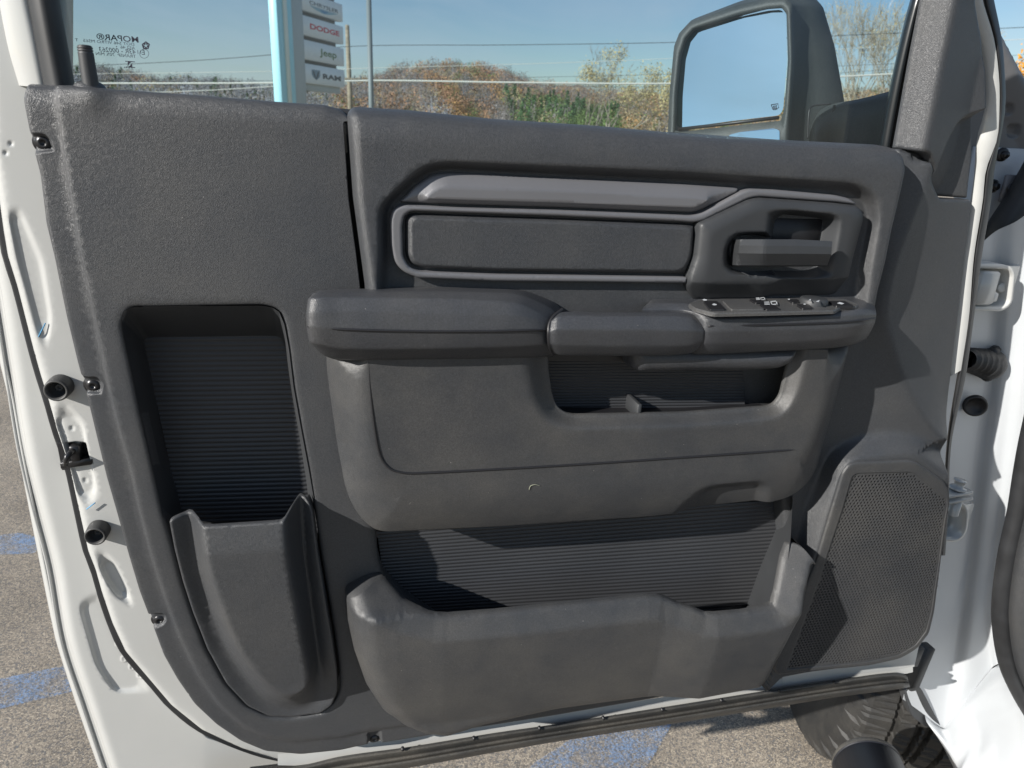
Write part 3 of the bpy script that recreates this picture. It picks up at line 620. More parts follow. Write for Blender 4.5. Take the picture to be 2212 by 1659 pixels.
# handle bezel
BZx = [(1509, 482, 8), (1618, 431, 12), (1640, 427, 10), (1808, 439), (1850, 444, 10), (1862, 458, 10), (1860, 478), (1840, 553), (1828, 606), (1818, 660, 3), (1508, 660, 3), (1486, 618, 8), (1487, 598, 8), (1501, 553)]
BZ = C(BZx, .036, 8)
up_o = C([(1655, 455), (1678, 448), (1800, 460), (1818, 470), (1816, 500), (1800, 600), (1760, 604), (1650, 600), (1650, 520)], .046, 14); up_i = C([(1678, 470), (1690, 466), (1762, 474), (1770, 482), (1764, 510), (1752, 570), (1730, 582), (1660, 580), (1674, 520)], .018, 8)
sl_o = C([(1560, 540), (1572, 512), (1590, 500), (1660, 500), (1700, 530), (1700, 580), (1650, 594), (1580, 596), (1560, 580)], .046, 12); sl_i = C([(1579, 540), (1588, 514), (1600, 510), (1663, 510), (1680, 530), (1680, 570), (1656, 584), (1590, 585), (1577, 575)], .018, 6)
low = np.array([uv(x, y, .045) for x, y in [(1480, 611), (1660, 611), (1700, 600), (1840, 600)]])
fl = C([(1540, 505), (1640, 455), (1835, 465), (1835, 485), (1808, 605), (1530, 608)], .046, 18)
def h_bz(Q):
    h = S(Q, .036, [(BZ, .040, 'soft'), (fl, .046, 'lin')])
    z = Q[:, 1]; zl = np.interp(Q[:, 0], low[:, 0], low[:, 1]); s = np.clip((zl-z)/.03, 0, 1); h -= .022*s
    a = S(Q, 0, [(up_o, 0, 'smooth'), (up_i, 1, 'lin')]); b = S(Q, 0, [(sl_o, 0, 'smooth'), (sl_i, 1, 'lin')])
    h -= .026*np.maximum(a, b)
    return h+rover(Q, BZ, .003)
bz = relief('handle_bezel', BZ, h_bz, M['smooth'], T, res=.0035, back=.01, pairs=[(BZ, fl), (up_o, up_i), (sl_o, sl_i)], rings=(.001, .0025))
hd = patch('door_handle', [
    [(1584, 519, .028), (1600, 519, .047), (1650, 519, .056), (1720, 519, .056), (1798, 523, .056)],
    [(1583, 518, .03), (1600, 517, .056), (1652, 517, .066), (1720, 517, .066), (1798, 521, .064)],
    [(1581, 530, .03), (1597, 530, .059), (1652, 531, .070), (1720, 531, .070), (1797, 533, .068)],
    [(1579, 548, .03), (1595, 547, .059), (1651, 548, .071), (1720, 548, .071), (1796, 549, .069)],
    [(1577, 572, .03), (1592, 573, .053), (1645, 573, .062), (1720, 573, .062), (1787, 573, .060)],
    [(1577, 574, .02), (1592, 575, .045), (1645, 576, .052), (1720, 576, .052), (1785, 575, .052)]], M['smooth'], bz, nu=40, nv=3, curve=False, close_v=True, smooth_v=False, caps=True)
for e in hd.data.polygons: e.use_smooth = False
V, F_ = boxm(P(1716, 510, .020), (1, 0, 0), (0, 1, 0), (0, 0, 1), .034, .004, .022, .4); mk('release_flap', V, F_, M['black'], bz)

# armrest
A0 = [[(702, 632, .02), (680, 634, .035), (668, 650, .045), (668, 690, .05), (676, 745, .045), (700, 770, .03), (700, 768, .02)]]
def lead(x, y, d, dx=16): return [(x+dx, y, .015), (x+dx*.35, y, d*.55)]
arm = patch('armrest', [
    lead(680, 632, .02)+[(692, 628, 0.0250), (737, 625, 0.0250), (904, 621, 0.0250), (1080, 624, 0.0250), (1131, 628, 0.0250), (1160, 637, 0.0250), (1197, 653, 0.0250), (1214, 668, 0.0250)],
    lead(672, 636, .06)+[(684, 632, 0.0600), (737, 631, 0.0600), (904, 629, 0.0600), (1080, 633, 0.0600), (1125, 638, 0.0600), (1155, 648, 0.0600), (1187, 664, 0.0600), (1206, 678, 0.0600)],
    lead(664, 648, .08)+[(672, 644, 0.0754), (737, 643, 0.0768), (904, 645, 0.0775), (1060, 650, 0.0775), (1118, 656, 0.0768), (1150, 668, 0.0754), (1175, 682, 0.0740), (1192, 695, 0.0726)],
    lead(662, 675, .085)+[(667, 675, 0.0810), (737, 672, 0.0831), (904, 676, 0.0838), (1060, 680, 0.0838), (1118, 682, 0.0831), (1150, 688, 0.0810), (1172, 695, 0.0782), (1186, 703, 0.0761)],
    lead(663, 705, .085)+[(668, 706, 0.0824), (737, 711, 0.0859), (904, 715, 0.0866), (1060, 715, 0.0866), (1118, 714, 0.0852), (1150, 713, 0.0838), (1172, 713, 0.0810), (1184, 714, 0.0775)],
    lead(668, 738, .08)+[(674, 740, 0.0782), (737, 752, 0.0810), (904, 753, 0.0817), (1060, 750, 0.0810), (1118, 748, 0.0796), (1150, 746, 0.0782), (1172, 744, 0.0768), (1186, 744, 0.0740)],
    lead(685, 757, .06)+[(694, 764, 0.0612), (737, 775, 0.0626), (904, 775, 0.0626), (1060, 773, 0.0626), (1118, 772, 0.0619), (1150, 771, 0.0619), (1172, 769, 0.0612), (1192, 766, 0.0605)],
    lead(695, 765, .03)+[(704, 770, 0.0400), (737, 779, 0.0400), (904, 779, 0.0400), (1060, 777, 0.0400), (1118, 776, 0.0400), (1150, 775, 0.0400), (1172, 773, 0.0400), (1192, 770, 0.0400)]], M['arm'], T, nu=110, nv=6, ten=.28)
arm['label'] = 'padded armrest with a seam along its front'
def seam(name, pts, d, parent, r=.0009, mat=None, k=60, dd=None):
    q = crom([P(x, y, (dd[i] if dd else d)) for i, (x, y) in enumerate(pts)], k); return mk(name, *tubes([(q, r)], 6), mat or M['black'], parent)
seam('armrest_seam', [(664, 704), (737, 711), (904, 715.5), (1060, 715.5), (1118, 714), (1150, 713), (1184, 713)], 0, arm, .0014, dd=[.0805, .0859, .0867, .0867, .0855, .084, .0785])
pull = patch('pull_handle', [
    [(1212, 678, 0.0500), (1300, 680, 0.0500), (1400, 680, 0.0500), (1490, 682, 0.0500), (1508, 690, 0.0500)],
    [(1199, 683, 0.0706), (1214, 674, 0.0706), (1300, 675, 0.0706), (1400, 675, 0.0706), (1490, 677, 0.0706), (1515, 693, 0.0706)],
    [(1190, 695, 0.0813), (1205, 684, 0.0828), (1300, 684, 0.0836), (1400, 684, 0.0836), (1490, 687, 0.0828), (1519, 703, 0.0813)],
    [(1186, 718, 0.0866), (1202, 712, 0.0904), (1300, 712, 0.0912), (1400, 712, 0.0912), (1490, 714, 0.0904), (1523, 716, 0.0858)],
    [(1186, 742, 0.0843), (1204, 744, 0.0874), (1300, 747, 0.0881), (1400, 747, 0.0881), (1490, 745, 0.0874), (1520, 737, 0.0836)],
    [(1196, 762, 0.0737), (1210, 767, 0.0760), (1300, 768, 0.0767), (1400, 768, 0.0767), (1490, 763, 0.0760), (1511, 752, 0.0737)],
    [(1200, 758, 0.0550), (1212, 762, 0.0550), (1300, 764, 0.0550), (1400, 764, 0.0550), (1490, 758, 0.0550), (1506, 748, 0.0550)]], M['arm'], T, nu=60, nv=6, close_v=True, caps=True, ten=.32)
pull['label'] = 'grab handle bridging the armrest and the switch pod'
pod = patch('switch_pod', [
    [(1400, 655, 0.0200), (1411, 646, 0.0200), (1475, 646, 0.0200), (1530, 643, 0.0200), (1650, 642, 0.0200), (1821, 640, 0.0200), (1868, 646, 0.0200), (1885, 654, 0.0200)],
    [(1392, 662, 0.0450), (1411, 655, 0.0450), (1475, 655, 0.0500), (1530, 658, 0.0500), (1650, 657, 0.0500), (1821, 654, 0.0500), (1868, 655, 0.0500), (1890, 662, 0.0400)],
    [(1388, 668, 0.0550), (1411, 668, 0.0550), (1475, 670, 0.0600), (1527, 679, 0.0798), (1650, 677, 0.0798), (1808, 671, 0.0798), (1862, 667, 0.0767), (1892, 672, 0.0600)],
    [(1388, 690, 0.0550), (1411, 690, 0.0550), (1480, 690, 0.0600), (1530, 691, 0.0858), (1650, 688, 0.0866), (1808, 682, 0.0866), (1862, 680, 0.0828), (1893, 680, 0.0661)],
    [(1388, 715, 0.0550), (1411, 715, 0.0550), (1482, 715, 0.0600), (1529, 716, 0.0874), (1650, 714, 0.0881), (1808, 709, 0.0881), (1862, 703, 0.0836), (1890, 697, 0.0661)],
    [(1388, 740, 0.0550), (1411, 740, 0.0550), (1480, 740, 0.0600), (1523, 742, 0.0828), (1650, 740, 0.0836), (1808, 732, 0.0836), (1855, 722, 0.0782), (1882, 715, 0.0600)],
    [(1388, 758, 0.0500), (1411, 760, 0.0500), (1478, 762, 0.0550), (1514, 765, 0.0706), (1650, 759, 0.0706), (1800, 751, 0.0706), (1845, 743, 0.0661), (1872, 731, 0.0500)],
    [(1388, 762, 0.0200), (1411, 762, 0.0200), (1478, 764, 0.0200), (1514, 766, 0.0200), (1650, 760, 0.0200), (1800, 752, 0.0200), (1845, 744, 0.0200), (1872, 732, 0.0200)]], M['arm'], T, nu=130, nv=6, ten=.32)
pod['label'] = 'armrest end pod carrying the window switches'
seam('pod_seam', [(1530, 704.5), (1650, 702), (1808, 697), (1862, 692), (1890, 688)], 0, pod, .0013, dd=[.0875, .0884, .0884, .0843, .0676])
LPo = C([(1355, 740), (1359, 793, 12), (1377, 804, 14), (1475, 801), (1600, 801), (1678, 796, 20), (1708, 781, 20), (1722, 745)], .05, 10)
relief('pod_underside', LPo, lambda Q: .066+rover(Q, LPo, .018, .022), M['arm'], T, res=.004, back=.03, rings=(.001, .003, .006, .010, .014))

# switch panel, laid on the level pod top
zt = P(1650, 658, .05)[2]+.002
SWx = [(1484, 655, 8), (1510, 647, 8), (1560, 645), (1780, 644), (1826, 647, 6), (1853, 657, 8), (1852, 662, 5), (1816, 664, 3), (1803, 670, 3), (1640, 674), (1540, 676, 10), (1501, 666)]
def flat(pts, z, r=4, h=.0015, name='x', mat=None, parent=None, tilt=0):
    q = [np.array(Pz(x, y, z)) for x, y in fil(pts, r)]; n_ = len(q); cen = sum(q)/n_; c2 = [cen+(p-cen)*.985 for p in q]
    V = [tuple(p) for p in c2]+[(p[0], p[1], p[2]-h*.4) for p in q]+[(p[0], p[1], p[2]-h) for p in q]
    A = sum(q[i][0]*q[(i+1) % n_][1]-q[(i+1) % n_][0]*q[i][1] for i in range(n_)); top = list(range(n_))
    Fc = [top if A > 0 else top[::-1]]+[(k*n_+i, k*n_+(i+1) % n_, (k+1)*n_+(i+1) % n_, (k+1)*n_+i) for k in (0, 1) for i in range(n_)]
    return mk(name, V, Fc, mat, parent, smooth=False)
flat([(x+(x-1660)*.008, y+(y-658)*.06) for x, y in [p[:2] for p in SWx]], zt-.0002, 6, .004, 'switch_bezel', M['silverline'], pod)
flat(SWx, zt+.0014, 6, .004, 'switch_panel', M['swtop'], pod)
zs = zt+.0034
for nm, pts in (('mirror_fold_switch', [(1519, 650), (1549, 650), (1567, 668), (1533, 668)]), ('console_tray', [(1560, 648), (1612, 648), (1652, 667), (1580, 668)]),
                ('window_switch', [(1618, 646), (1645, 646), (1655, 653), (1632, 654)]), ('window_switch', [(1640, 656), (1664, 655), (1686, 667), (1655, 668)]),
                ('lock_switch', [(1700, 646), (1722, 646), (1734, 652), (1712, 653)]), ('lock_switch', [(1720, 657), (1745, 656), (1757, 665), (1733, 666)]),
                ('memory_switch', [(1788, 650), (1825, 650), (1845, 660), (1806, 661)])):
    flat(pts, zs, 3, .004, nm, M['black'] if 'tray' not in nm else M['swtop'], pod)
c = Pz(1757, 653, zs); mk('mirror_dial', *lathe([(.0165, -.003), (.0165, .003), (.0150, .0052), (.013, .0058), (.0001, .006)], c, (0, 0, 1), 32), M['smooth'], pod)
c = Pz(1727, 661, zs); icons = []
def ic(pts, z): icons.append([np.array(Pz(x, y, z)) for x, y in pts])
for cx, cy in ((1522, 647.5), (1543, 657.5)): ic([(cx-5, cy), (cx-1, cy-2), (cx+5, cy-.5), (cx+5, cy+1.5), (cx-1, cy+2)], zs+.0006)
for cx, cy, k in ((1645, 645, .8), (1668, 654, 1.15)):
    for q in range(3): ic([(cx-15*k+q*.3, cy-2+q*2.2*k), (cx-6*k+q, cy-2.6+q*2.2*k), (cx-6*k+q, cy-1.2+q*2.2*k), (cx-15*k+q*.3, cy-.8+q*2.2*k)], zs+.0006)
    for seg in ([(-4, -3), (7, -4), (9, -2.4), (-3, -1.6)], [(7, -4), (9, -2.4), (10, 3), (7.5, 3.4)], [(-4, -3), (-2, -2), (1, 3), (-1, 3.6)], [(-1, 2.2), (9, 1.8), (10, 3.4), (0, 3.8)]):
        ic([(cx+a*k, cy+b*k) for a, b in seg], zs+.0006)
for cx, cy in ((1704, 646.5), (1738, 657)): ic([(cx-2.2, cy-1), (cx+2, cy-1.2), (cx+2.6, cy+1), (cx-1.8, cy+1.2)], zs+.0006)
for a in ([(1746, 649), (1751, 645.5), (1752, 649)], [(1762, 651), (1771, 648), (1768, 652.5)]): ic(a, zs+.0066)
ic([(1808, 655), (1814, 652.4), (1824, 655.5), (1818, 657.6)], zs+.0006)
def icmesh(gs):
    V, Fc = [], []
    for g in gs:
        s = len(V); A = sum(g[i][0]*g[(i+1) % len(g)][1]-g[(i+1) % len(g)][0]*g[i][1] for i in range(len(g)))
        V += [tuple(p) for p in g]; f = [s+i for i in range(len(g))]; Fc.append(f if A > 0 else f[::-1])
    mk('switch_symbol', V, Fc, M['icon'], pod, smooth=False)
for a, b in ((0, 1), (1, 2), (2, 9), (9, 16), (16, 17), (17, 18), (18, 19), (19, 20), (20, 21)): icmesh(icons[a:b])

# bolster under the armrest, with its small bin
BOx = [(705, 740, 3), (705, 790), (714, 860), (727, 950), (745, 1050), (760, 1090), (783, 1123), (808, 1143), (832, 1149), (1071, 1138), (1404, 1116), (1640, 1091), (1700, 1076), (1738, 1052), (1765, 1012), (1775, 968), (1800, 880), (1820, 800), (1838, 735, 3)]
BO, BOv = Cd([(x, y, float(np.interp(y, [950, 1140], [.018, .042])) if x < 1000 else (.042 if x < 1690 else float(np.interp(x, [1700, 1765], [.04, .02])))) for x, y in [q[:2] for q in BOx]], 24); BI = C([(790, 700), (793, 800), (803, 900), (812, 955), (824, 992), (846, 1022), (880, 1042), (930, 1052), (1300, 1040), (1640, 1008), (1728, 975), (1758, 900), (1780, 800), (1795, 700)], .056, 30)
PHx = [(1183, 738, 2), (1186, 800), (1192, 845), (1202, 880, 20), (1232, 898, 20), (1475, 893), (1640, 881), (1670, 879, 18), (1688, 858, 16), (1716, 738, 2)]
PH = C(PHx, .046, 10); PHo = C([(1122, 690), (1127, 800), (1148, 880), (1180, 918), (1232, 930), (1475, 924), (1650, 911), (1700, 895), (1725, 850), (1742, 790), (1760, 690)], .058, 24)
TG = C([(1430, 1160), (1470, 1085), (1500, 1052), (1525, 1040), (1640, 1030), (1662, 1040), (1672, 1080), (1684, 1160)], .05, 18); TGi = C([(1478, 1160), (1525, 1068), (1548, 1056), (1622, 1050), (1634, 1060), (1640, 1160)], .042, 12)
def h_bo(Q):
    h = S3(Q, [(BO, BOv, 'soft'), (BI, .058, 'lin')])
    m = inside(Q, PHo); t = dist(Q, PHo)/(dist(Q, PHo)+dist(Q, PH)+1e-9); h[m] -= (.014*t*t*(3-2*t))[m]
    h += S(Q, 0, [(TG, 0, 'smooth'), (TGi, -.012, 'lin')])
    return h
bo = relief('lower_bolster', BO, h_bo, M['fine'], T, res=.0055, back=lambda Q, h: np.where(dist(Q, PH) < .002, h-.005, -.002), pairs=[(BO, BI), (PHo, PH), (TG, TGi)], holes=[PH], rings=(.0015, .004))
bo['label'] = 'bulging lower trim panel with a small open bin below the armrest'
for e in (0,):
    seam('bolster_seam', [(797, 782), (799, 830), (806, 900), (815, 960), (824, 990), (842, 1012), (870, 1021), (900, 1022), (1100, 1012), (1300, 1000), (1475, 988), (1650, 976), (1740, 968), (1772, 958)], .0575, bo, .0016, k=120, dd=[.0565, .0568, .0575, .058, .058, .058, .058, .058, .058, .058, .058, .058, .054, .038])
ribs('bin_back', (1176, 735), (1600, 730), (1610, 900), (1180, 905), 27, .0008, M['rib'], bo, .004)
strip('bin_floor', [[(1180, 880, .004), (1475, 880, .004), (1640, 872, .004)], [(1190, 905, .045), (1475, 905, .045), (1690, 890, .045)]], M['black'], bo)
mk('bin_divider', *boxm(P(1367, 880, .022), (1, 0, 0), (0, 1, 0), (0, 0, 1), .0025, .02, .012), M['smooth'], bo)

# map pocket
ribs('map_pocket_back', (815, 1150), (1700, 1078), (1640, 1360), (850, 1400), 36, .0008, M['rib'], TP, -.028)
OMd = [(829, 1249, .014), (871, 1293, .036), (911, 1323, .058), (944, 1339, .068), (971, 1342, .07), (1071, 1333, .07), (1271, 1309, .07), (1404, 1294, .07), (1431, 1294, .07), (1454, 1303, .072), (1475, 1314, .076), (1505, 1323, .08), (1531, 1335, .084), (1608, 1329, .085), (1668, 1319, .085), (1678, 1316, .085), (1688, 1293, .08), (1701, 1216, .055), (1706, 1175, .036), (1721, 1169, .03), (1738, 1196, .03), (1741, 1209, .04), (1728, 1273, .062), (1708, 1346, .076), (1675, 1423, .076), (1656, 1466, .072), (1641, 1483, .068), (1508, 1507, .066), (1475, 1504, .06), (1407, 1501, .052), (1204, 1527, .046), (1037, 1553, .03), (957, 1560, .01), (904, 1553, .004), (862, 1540, .004), (820, 1510, .004), (786, 1455, .004), (762, 1385, .004), (748, 1320, .004), (744, 1270, .004), (772, 1258, .008), (800, 1250, .012)]
OM, OMv = Cd(OMd, 10)
FPx = [(806, 1338, .045), (842, 1374, .056), (881, 1390, .07), (924, 1396, .075), (1104, 1382, .078), (1421, 1342, .078), (1441, 1343, .08), (1531, 1388, .092), (1688, 1365, .092), (1680, 1400, .09), (1650, 1455, .08), (1630, 1472, .075), (1515, 1494, .075), (1410, 1485, .066), (1204, 1508, .06), (1000, 1534, .05), (930, 1530, .045), (880, 1500, .045), (840, 1450, .045), (812, 1390, .045)]
FP, FPv = Cd(FPx, 20)
ux = [P(x, 1430, .08)[0] for x in (700, 790, 860, 960, 1425, 1531, 1700)]
uR = P(1625, 1330, .085)[0]; zR0 = P(1680, 1325, .085)[2]; zR1 = P(1715, 1172, .036)[2]; uL = P(930, 1335, .06)[0]; zL0 = P(925, 1335, .065)[2]; zL1 = P(829, 1249, .014)[2]
def v_in(Q):
    top = np.interp(Q[:, 0], ux, [.060, .065, .070, .0745, .080, .094, .094]); zt_, zb = P(1100, 1380, .078)[2], P(1100, 1530, .06)[2]
    s = np.clip((zt_-Q[:, 1])/(zt_-zb), 0, 1.1); return np.minimum(top, np.where(Q[:, 0] > uR, np.interp(Q[:, 1], [zR0, zR1], [.094, .046]), np.where(Q[:, 0] < uL, np.interp(Q[:, 1], [zL0, zL1], [.075, .026]), 1)))-.016*s**2
rimM = np.array([uv(x, y, d) for x, y, d in OMd[:20]])
outM = np.array([uv(x, y, d) for x, y, d in OMd[21:-2]]); outMv = [q[2] for q in OMd[21:-2]]
rimL = np.array([uv(x, y, d) for x, y, d in OMd[:19]])
uw = [P(x, 1430, .05)[0] for x in (744, 860, 1000, 1500, 1640, 1740)]
def h_mp(Q):
    ds = dist(Q, outM, False); base = near(Q, outM, outMv, False); wd = np.interp(Q[:, 0], uw, [.034, .040, .026, .016, .014, .010]); v = v_in(Q)
    h = base+(v-base)*PR['round'](np.clip(ds/wd, 0, 1)); dr = dist(Q, rimL, False); return h-.014*(1-np.clip(dr/.027, 0, 1))-.004*(1-np.clip(dr/.004, 0, 1))**2
mp_ = relief('map_pocket', OM, h_mp, M['fine'], T, res=.0055, back=lambda Q, h: np.where((dist(Q, rimM, False) < .003), h-.005, 0), pairs=[(OM, FP)], rings=(.0012, .003))
mp_['label'] = 'moulded map pocket along the bottom of the door'
strip('pocket_side_wall', [[(1712, 1060, -.028), (1690, 1110, -.028), (1640, 1230, -.028), (1600, 1345, -.028)], [(1712, 1080, .02), (1708, 1165, .034), (1698, 1240, .056), (1678, 1325, .080)]], M['smooth'], mp_, n=12, nv=4)

# bottle pocket
bp_ = strip('bottle_pocket', [[(352, 1120, .0), (343, 1073, 0), (320, 970, 0), (300, 883, 0), (283, 800, 0), (267, 726, 0), (262, 688, 0), (268, 672, 0), (283, 664, 0), (333, 663, 0), (450, 661, 0), (567, 660, 0), (590, 665, 0), (603, 674, 0), (614, 700, 0), (624, 753, 0), (634, 836, 0), (651, 930, 0), (668, 1020, 0), (685, 1120, 0)],
                   [(400, 1120, -.07), (388, 1073, -.07), (358, 970, -.07), (342, 883, -.07), (326, 800, -.07), (316, 756, -.07), (313, 742, -.07), (314, 735, -.07), (320, 731, -.07), (345, 730, -.07), (450, 729, -.07), (580, 727, -.07), (598, 728, -.07), (610, 735, -.07), (618, 760, -.07), (625, 813, -.068), (634, 870, -.066), (648, 950, -.064), (662, 1040, -.062), (672, 1130, -.06)]], M['smooth'], T, n=140, nv=4)
bp_['label'] = 'tall bottle pocket recessed near the latch edge'
ribs('ribbed_back', (306, 718), (640, 716), (690, 1150), (400, 1160), 44, .0008, M['rib'], bp_, -.068, -.066)
POd = [(369, 1117, .002), (376, 1112, .002), (398, 1113, .008), (421, 1143, .048), (433, 1146, .052), (597, 1135, .052), (606, 1130, .048), (627, 1106, .035), (647, 1086, .02), (664, 1077, .006), (676, 1093, 0), (688, 1189, 0), (705, 1289, 0), (718, 1366, 0), (728, 1439, 0), (729, 1486, 0), (717, 1517, 0), (692, 1536, 0), (633, 1546, 0), (581, 1543, 0), (535, 1520, 0), (490, 1470, 0), (450, 1396, 0), (420, 1317, 0), (397, 1244, 0), (381, 1177, 0)]
PO, POv = Cd(POd, 8)
PA = C([(402, 1060), (408, 1125), (425, 1225), (460, 1340), (486, 1404), (526, 1466), (560, 1508), (598, 1530), (640, 1534), (672, 1524), (692, 1500), (695, 1465), (675, 1323), (657, 1190), (650, 1060)], .002, 16)
PB = C([(440, 1060), (443, 1160), (462, 1245), (497, 1350), (522, 1408), (556, 1460), (586, 1494), (615, 1512), (643, 1512), (660, 1496), (664, 1480), (647, 1389), (628, 1273), (612, 1165), (608, 1060)], .05, 16)
zA, zB2 = P(520, 1150, .05)[2], P(520, 1500, .04)[2]
def v_pb(Q): s = np.clip((zA-Q[:, 1])/(zA-zB2), 0, 1); return .052-.014*s**1.5+0*s
rimP = np.array([uv(x, y, d) for x, y, d in POd[:10]])
def h_po(Q):
    h = S3(Q, [(PA, .002, 'smooth'), (PB, v_pb, 'lin')]); s = np.clip((zA+.004-Q[:, 1])/.03, 0, 1); bev = (1-s)*.006
    return h-bev*np.clip((h-.012)/.03, 0, 1)+rover(Q, PO, .0025)
relief('pocket_pouch', PO, h_po, M['panel'], bp_, res=.0055, back=lambda Q, h: np.where(dist(Q, rimP, False) < .003, h-.004, -.012), pairs=[(PA, PB)], rings=(.0012, .003))
# door opening: window, channels, pillar trim
def vpoly(name, L_, R_, dl, dr, mat, parent, nn=50, mid=None):
    a, b = rs(L_, nn), rs(R_, nn); rows = [[(x, y, dl-.02) for x, y in a], [(x, y, dl) for x, y in a]]
    if mid is not None: rows.append([((x+p)/2, (y+q)/2, mid) for (x, y), (p, q) in zip(a, b)])
    rows += [[(x, y, dr) for x, y in b], [(x, y, dr-.02) for x, y in b]]
    return patch(name, rows, mat, parent, nu=nn, nv=3)
# latch side window frame: white body, black channel
vpoly('window_frame_post', [(-40, -260), (-10, -60), (20, 100), (44, 185)], [(28, -260), (58, -20), (80, 90), (98, 190)], -.052, -.045, M['white'], shell)
ch = vpoly('window_channel', [(20, -260), (58, -20), (78, 90), (98, 195)], [(88, -260), (124, -20), (143, 90), (163, 200)], -.04, -.046, M['rubber'], T, mid=-.030)
ch['label'] = 'black rubber window channel at the latch side'
gl = mk('side_window', [P(x, y, -.055) for x, y in [(80, -260), (150, 250), (740, 330), (1400, 360), (1925, 350), (2060, -260)]], [(0, 1, 2, 3, 4, 5)], M['glass'], T, smooth=False)
gl['label'] = 'raised side window glass'
ch2 = patch('front_window_channel', [[(2038, -260, -.06), (1985, -40, -.06), (1966, 0, -.06), (1928, 160, -.06), (1895, 330, -.06)], [(2042, -260, -.035), (1990, -40, -.035), (1972, 0, -.035), (1934, 160, -.035), (1902, 330, -.035)], [(2058, -260, -.028), (2004, -40, -.028), (1986, 0, -.028), (1950, 160, -.028), (1919, 330, -.028)],
             [(2062, -260, -.034), (2007, -40, -.034), (1989, 0, -.034), (1953, 160, -.034), (1922, 330, -.034)], [(2075, -260, -.012), (2018, -40, -.012), (2002, 0, -.012), (1970, 150, -.012), (1942, 330, -.012)]], M['chan'], T, nu=30, nv=3)
ch2['label'] = 'dark window channel at the hinge side'
mk('belt_seal', *tubes([([P(x, y, -.03) for x, y in [(150, 205), (740, 250), (1284, 288), (1905, 330)]], .007)], 8), M['rubber'], T)
APx = [(2070, -260, 2), (2001, 0), (1975, 133), (1951, 267), (1941, 320, 2), (1985, 330), (2005, 363, 6), (2000, 381, 6), (2008, 398), (2028, 425, 8), (2113, 431, 2), (2125, 333), (2125, 253, 3), (2143, 233, 3), (2141, 150), (2128, 83), (2105, 27), (2088, 0), (2050, -260, 2)]
APx[0] = (2085, -260, 2); APx[-1] = (2180, -260, 2); APx[-2] = (2095, 0)
AP = C(APx, 0, 10); e0 = np.array([uv(x, y) for x, y in [(2085, -260), (2001, 0), (1975, 133), (1951, 267), (1941, 320)]])
LOWp = C([(2010, 372), (2016, 350), (2041, 298), (2068, 262), (2100, 244), (2150, 231), (2220, 228), (2220, 500), (1990, 500), (1995, 380)], .0, 22)
e2 = np.array([uv(x, y, .02) for x, y in [(2110, -260), (2036, 0), (2011, 133), (1998, 267), (2004, 350)]])
apR = ccw(np.vstack([e0-np.array([.03, 0]), e2[::-1]]))
def h_ap(Q):
    d0 = dist(Q, e0, False); h = -.004+.024*PR['smooth'](np.clip(d0/.021, 0, 1))-.36*np.clip(d0-.026, 0, .075)
    low_ = inside(Q, LOWp); h = np.where(low_, h-.010*PR['smooth'](np.clip(dist(Q, LOWp)/.009, 0, 1)), h)
    return h+rover(Q, AP, .003)
ap = relief('pillar_trim', AP, h_ap, M['panel'], T, res=.0045, back=lambda Q, h: np.where(dist(Q, e0, False) < .006, h-.004, -.045), cons=[LOWp], rings=(.0015, .004, .008))
ap['label'] = 'dark corner trim rising beside the mirror'
# hinge-side edge: white strip and black seal
WLx = [(2145, -260), (2084, 0), (2125, 83), (2139, 150), (2141, 240), (2122, 260), (2122, 340), (2110, 436), (2092, 553), (2072, 686), (2050, 830)]
WLx[0] = (2100, -80); WLx[1] = (2092, -10)
WLx = [(2040, -160), (2084, 0), (2125, 83), (2139, 150), (2141, 235), (2124, 300), (2118, 380), (2110, 436), (2092, 553), (2072, 686), (2054, 820)]
WRx = [(2090, -160), (2121, 0), (2145, 83), (2156, 167), (2157, 233), (2152, 300), (2128, 367), (2121, 433), (2102, 553), (2091, 686), (2074, 800)]
BRx = [(2118, -160), (2147, 0), (2164, 83), (2171, 167), (2172, 233), (2161, 300), (2148, 367), (2141, 433), (2121, 553), (2104, 686), (2085, 820), (2056, 953), (2049, 1086), (2042, 1200)]
BLx_ = [(2090, -160), (2121, 0), (2145, 83), (2156, 167), (2157, 233), (2152, 300), (2128, 367), (2121, 433), (2102, 553), (2091, 686), (2068, 810), (2046, 950), (2038, 1086), (2030, 1200)]
hs_ = strip('hinge_side_flange', [[(x-14, y, -.05) for x, y in rs(WLx, 40)], [(x-14, y, -.026) for x, y in rs(WLx, 40)], [(x+2, y, -.026) for x, y in rs(WRx, 40)]], M['white'], shell)
es = patch('edge_seal', [[(x, y, -.05) for x, y in rs(BLx_, 50)], [(x, y, -.034) for x, y in rs(BLx_, 50)], [(x*.6+p*.4, y, -.026) for (x, y), (p, q) in zip(rs(BLx_, 50), rs(BRx, 50))], [(x, y, -.036) for x, y in rs(BRx, 50)], [(x-4, y, -.06) for x, y in rs(BRx, 50)]], M['rubber'], T, nu=50, nv=4)
es['label'] = 'black rubber seal down the hinge edge of the door'
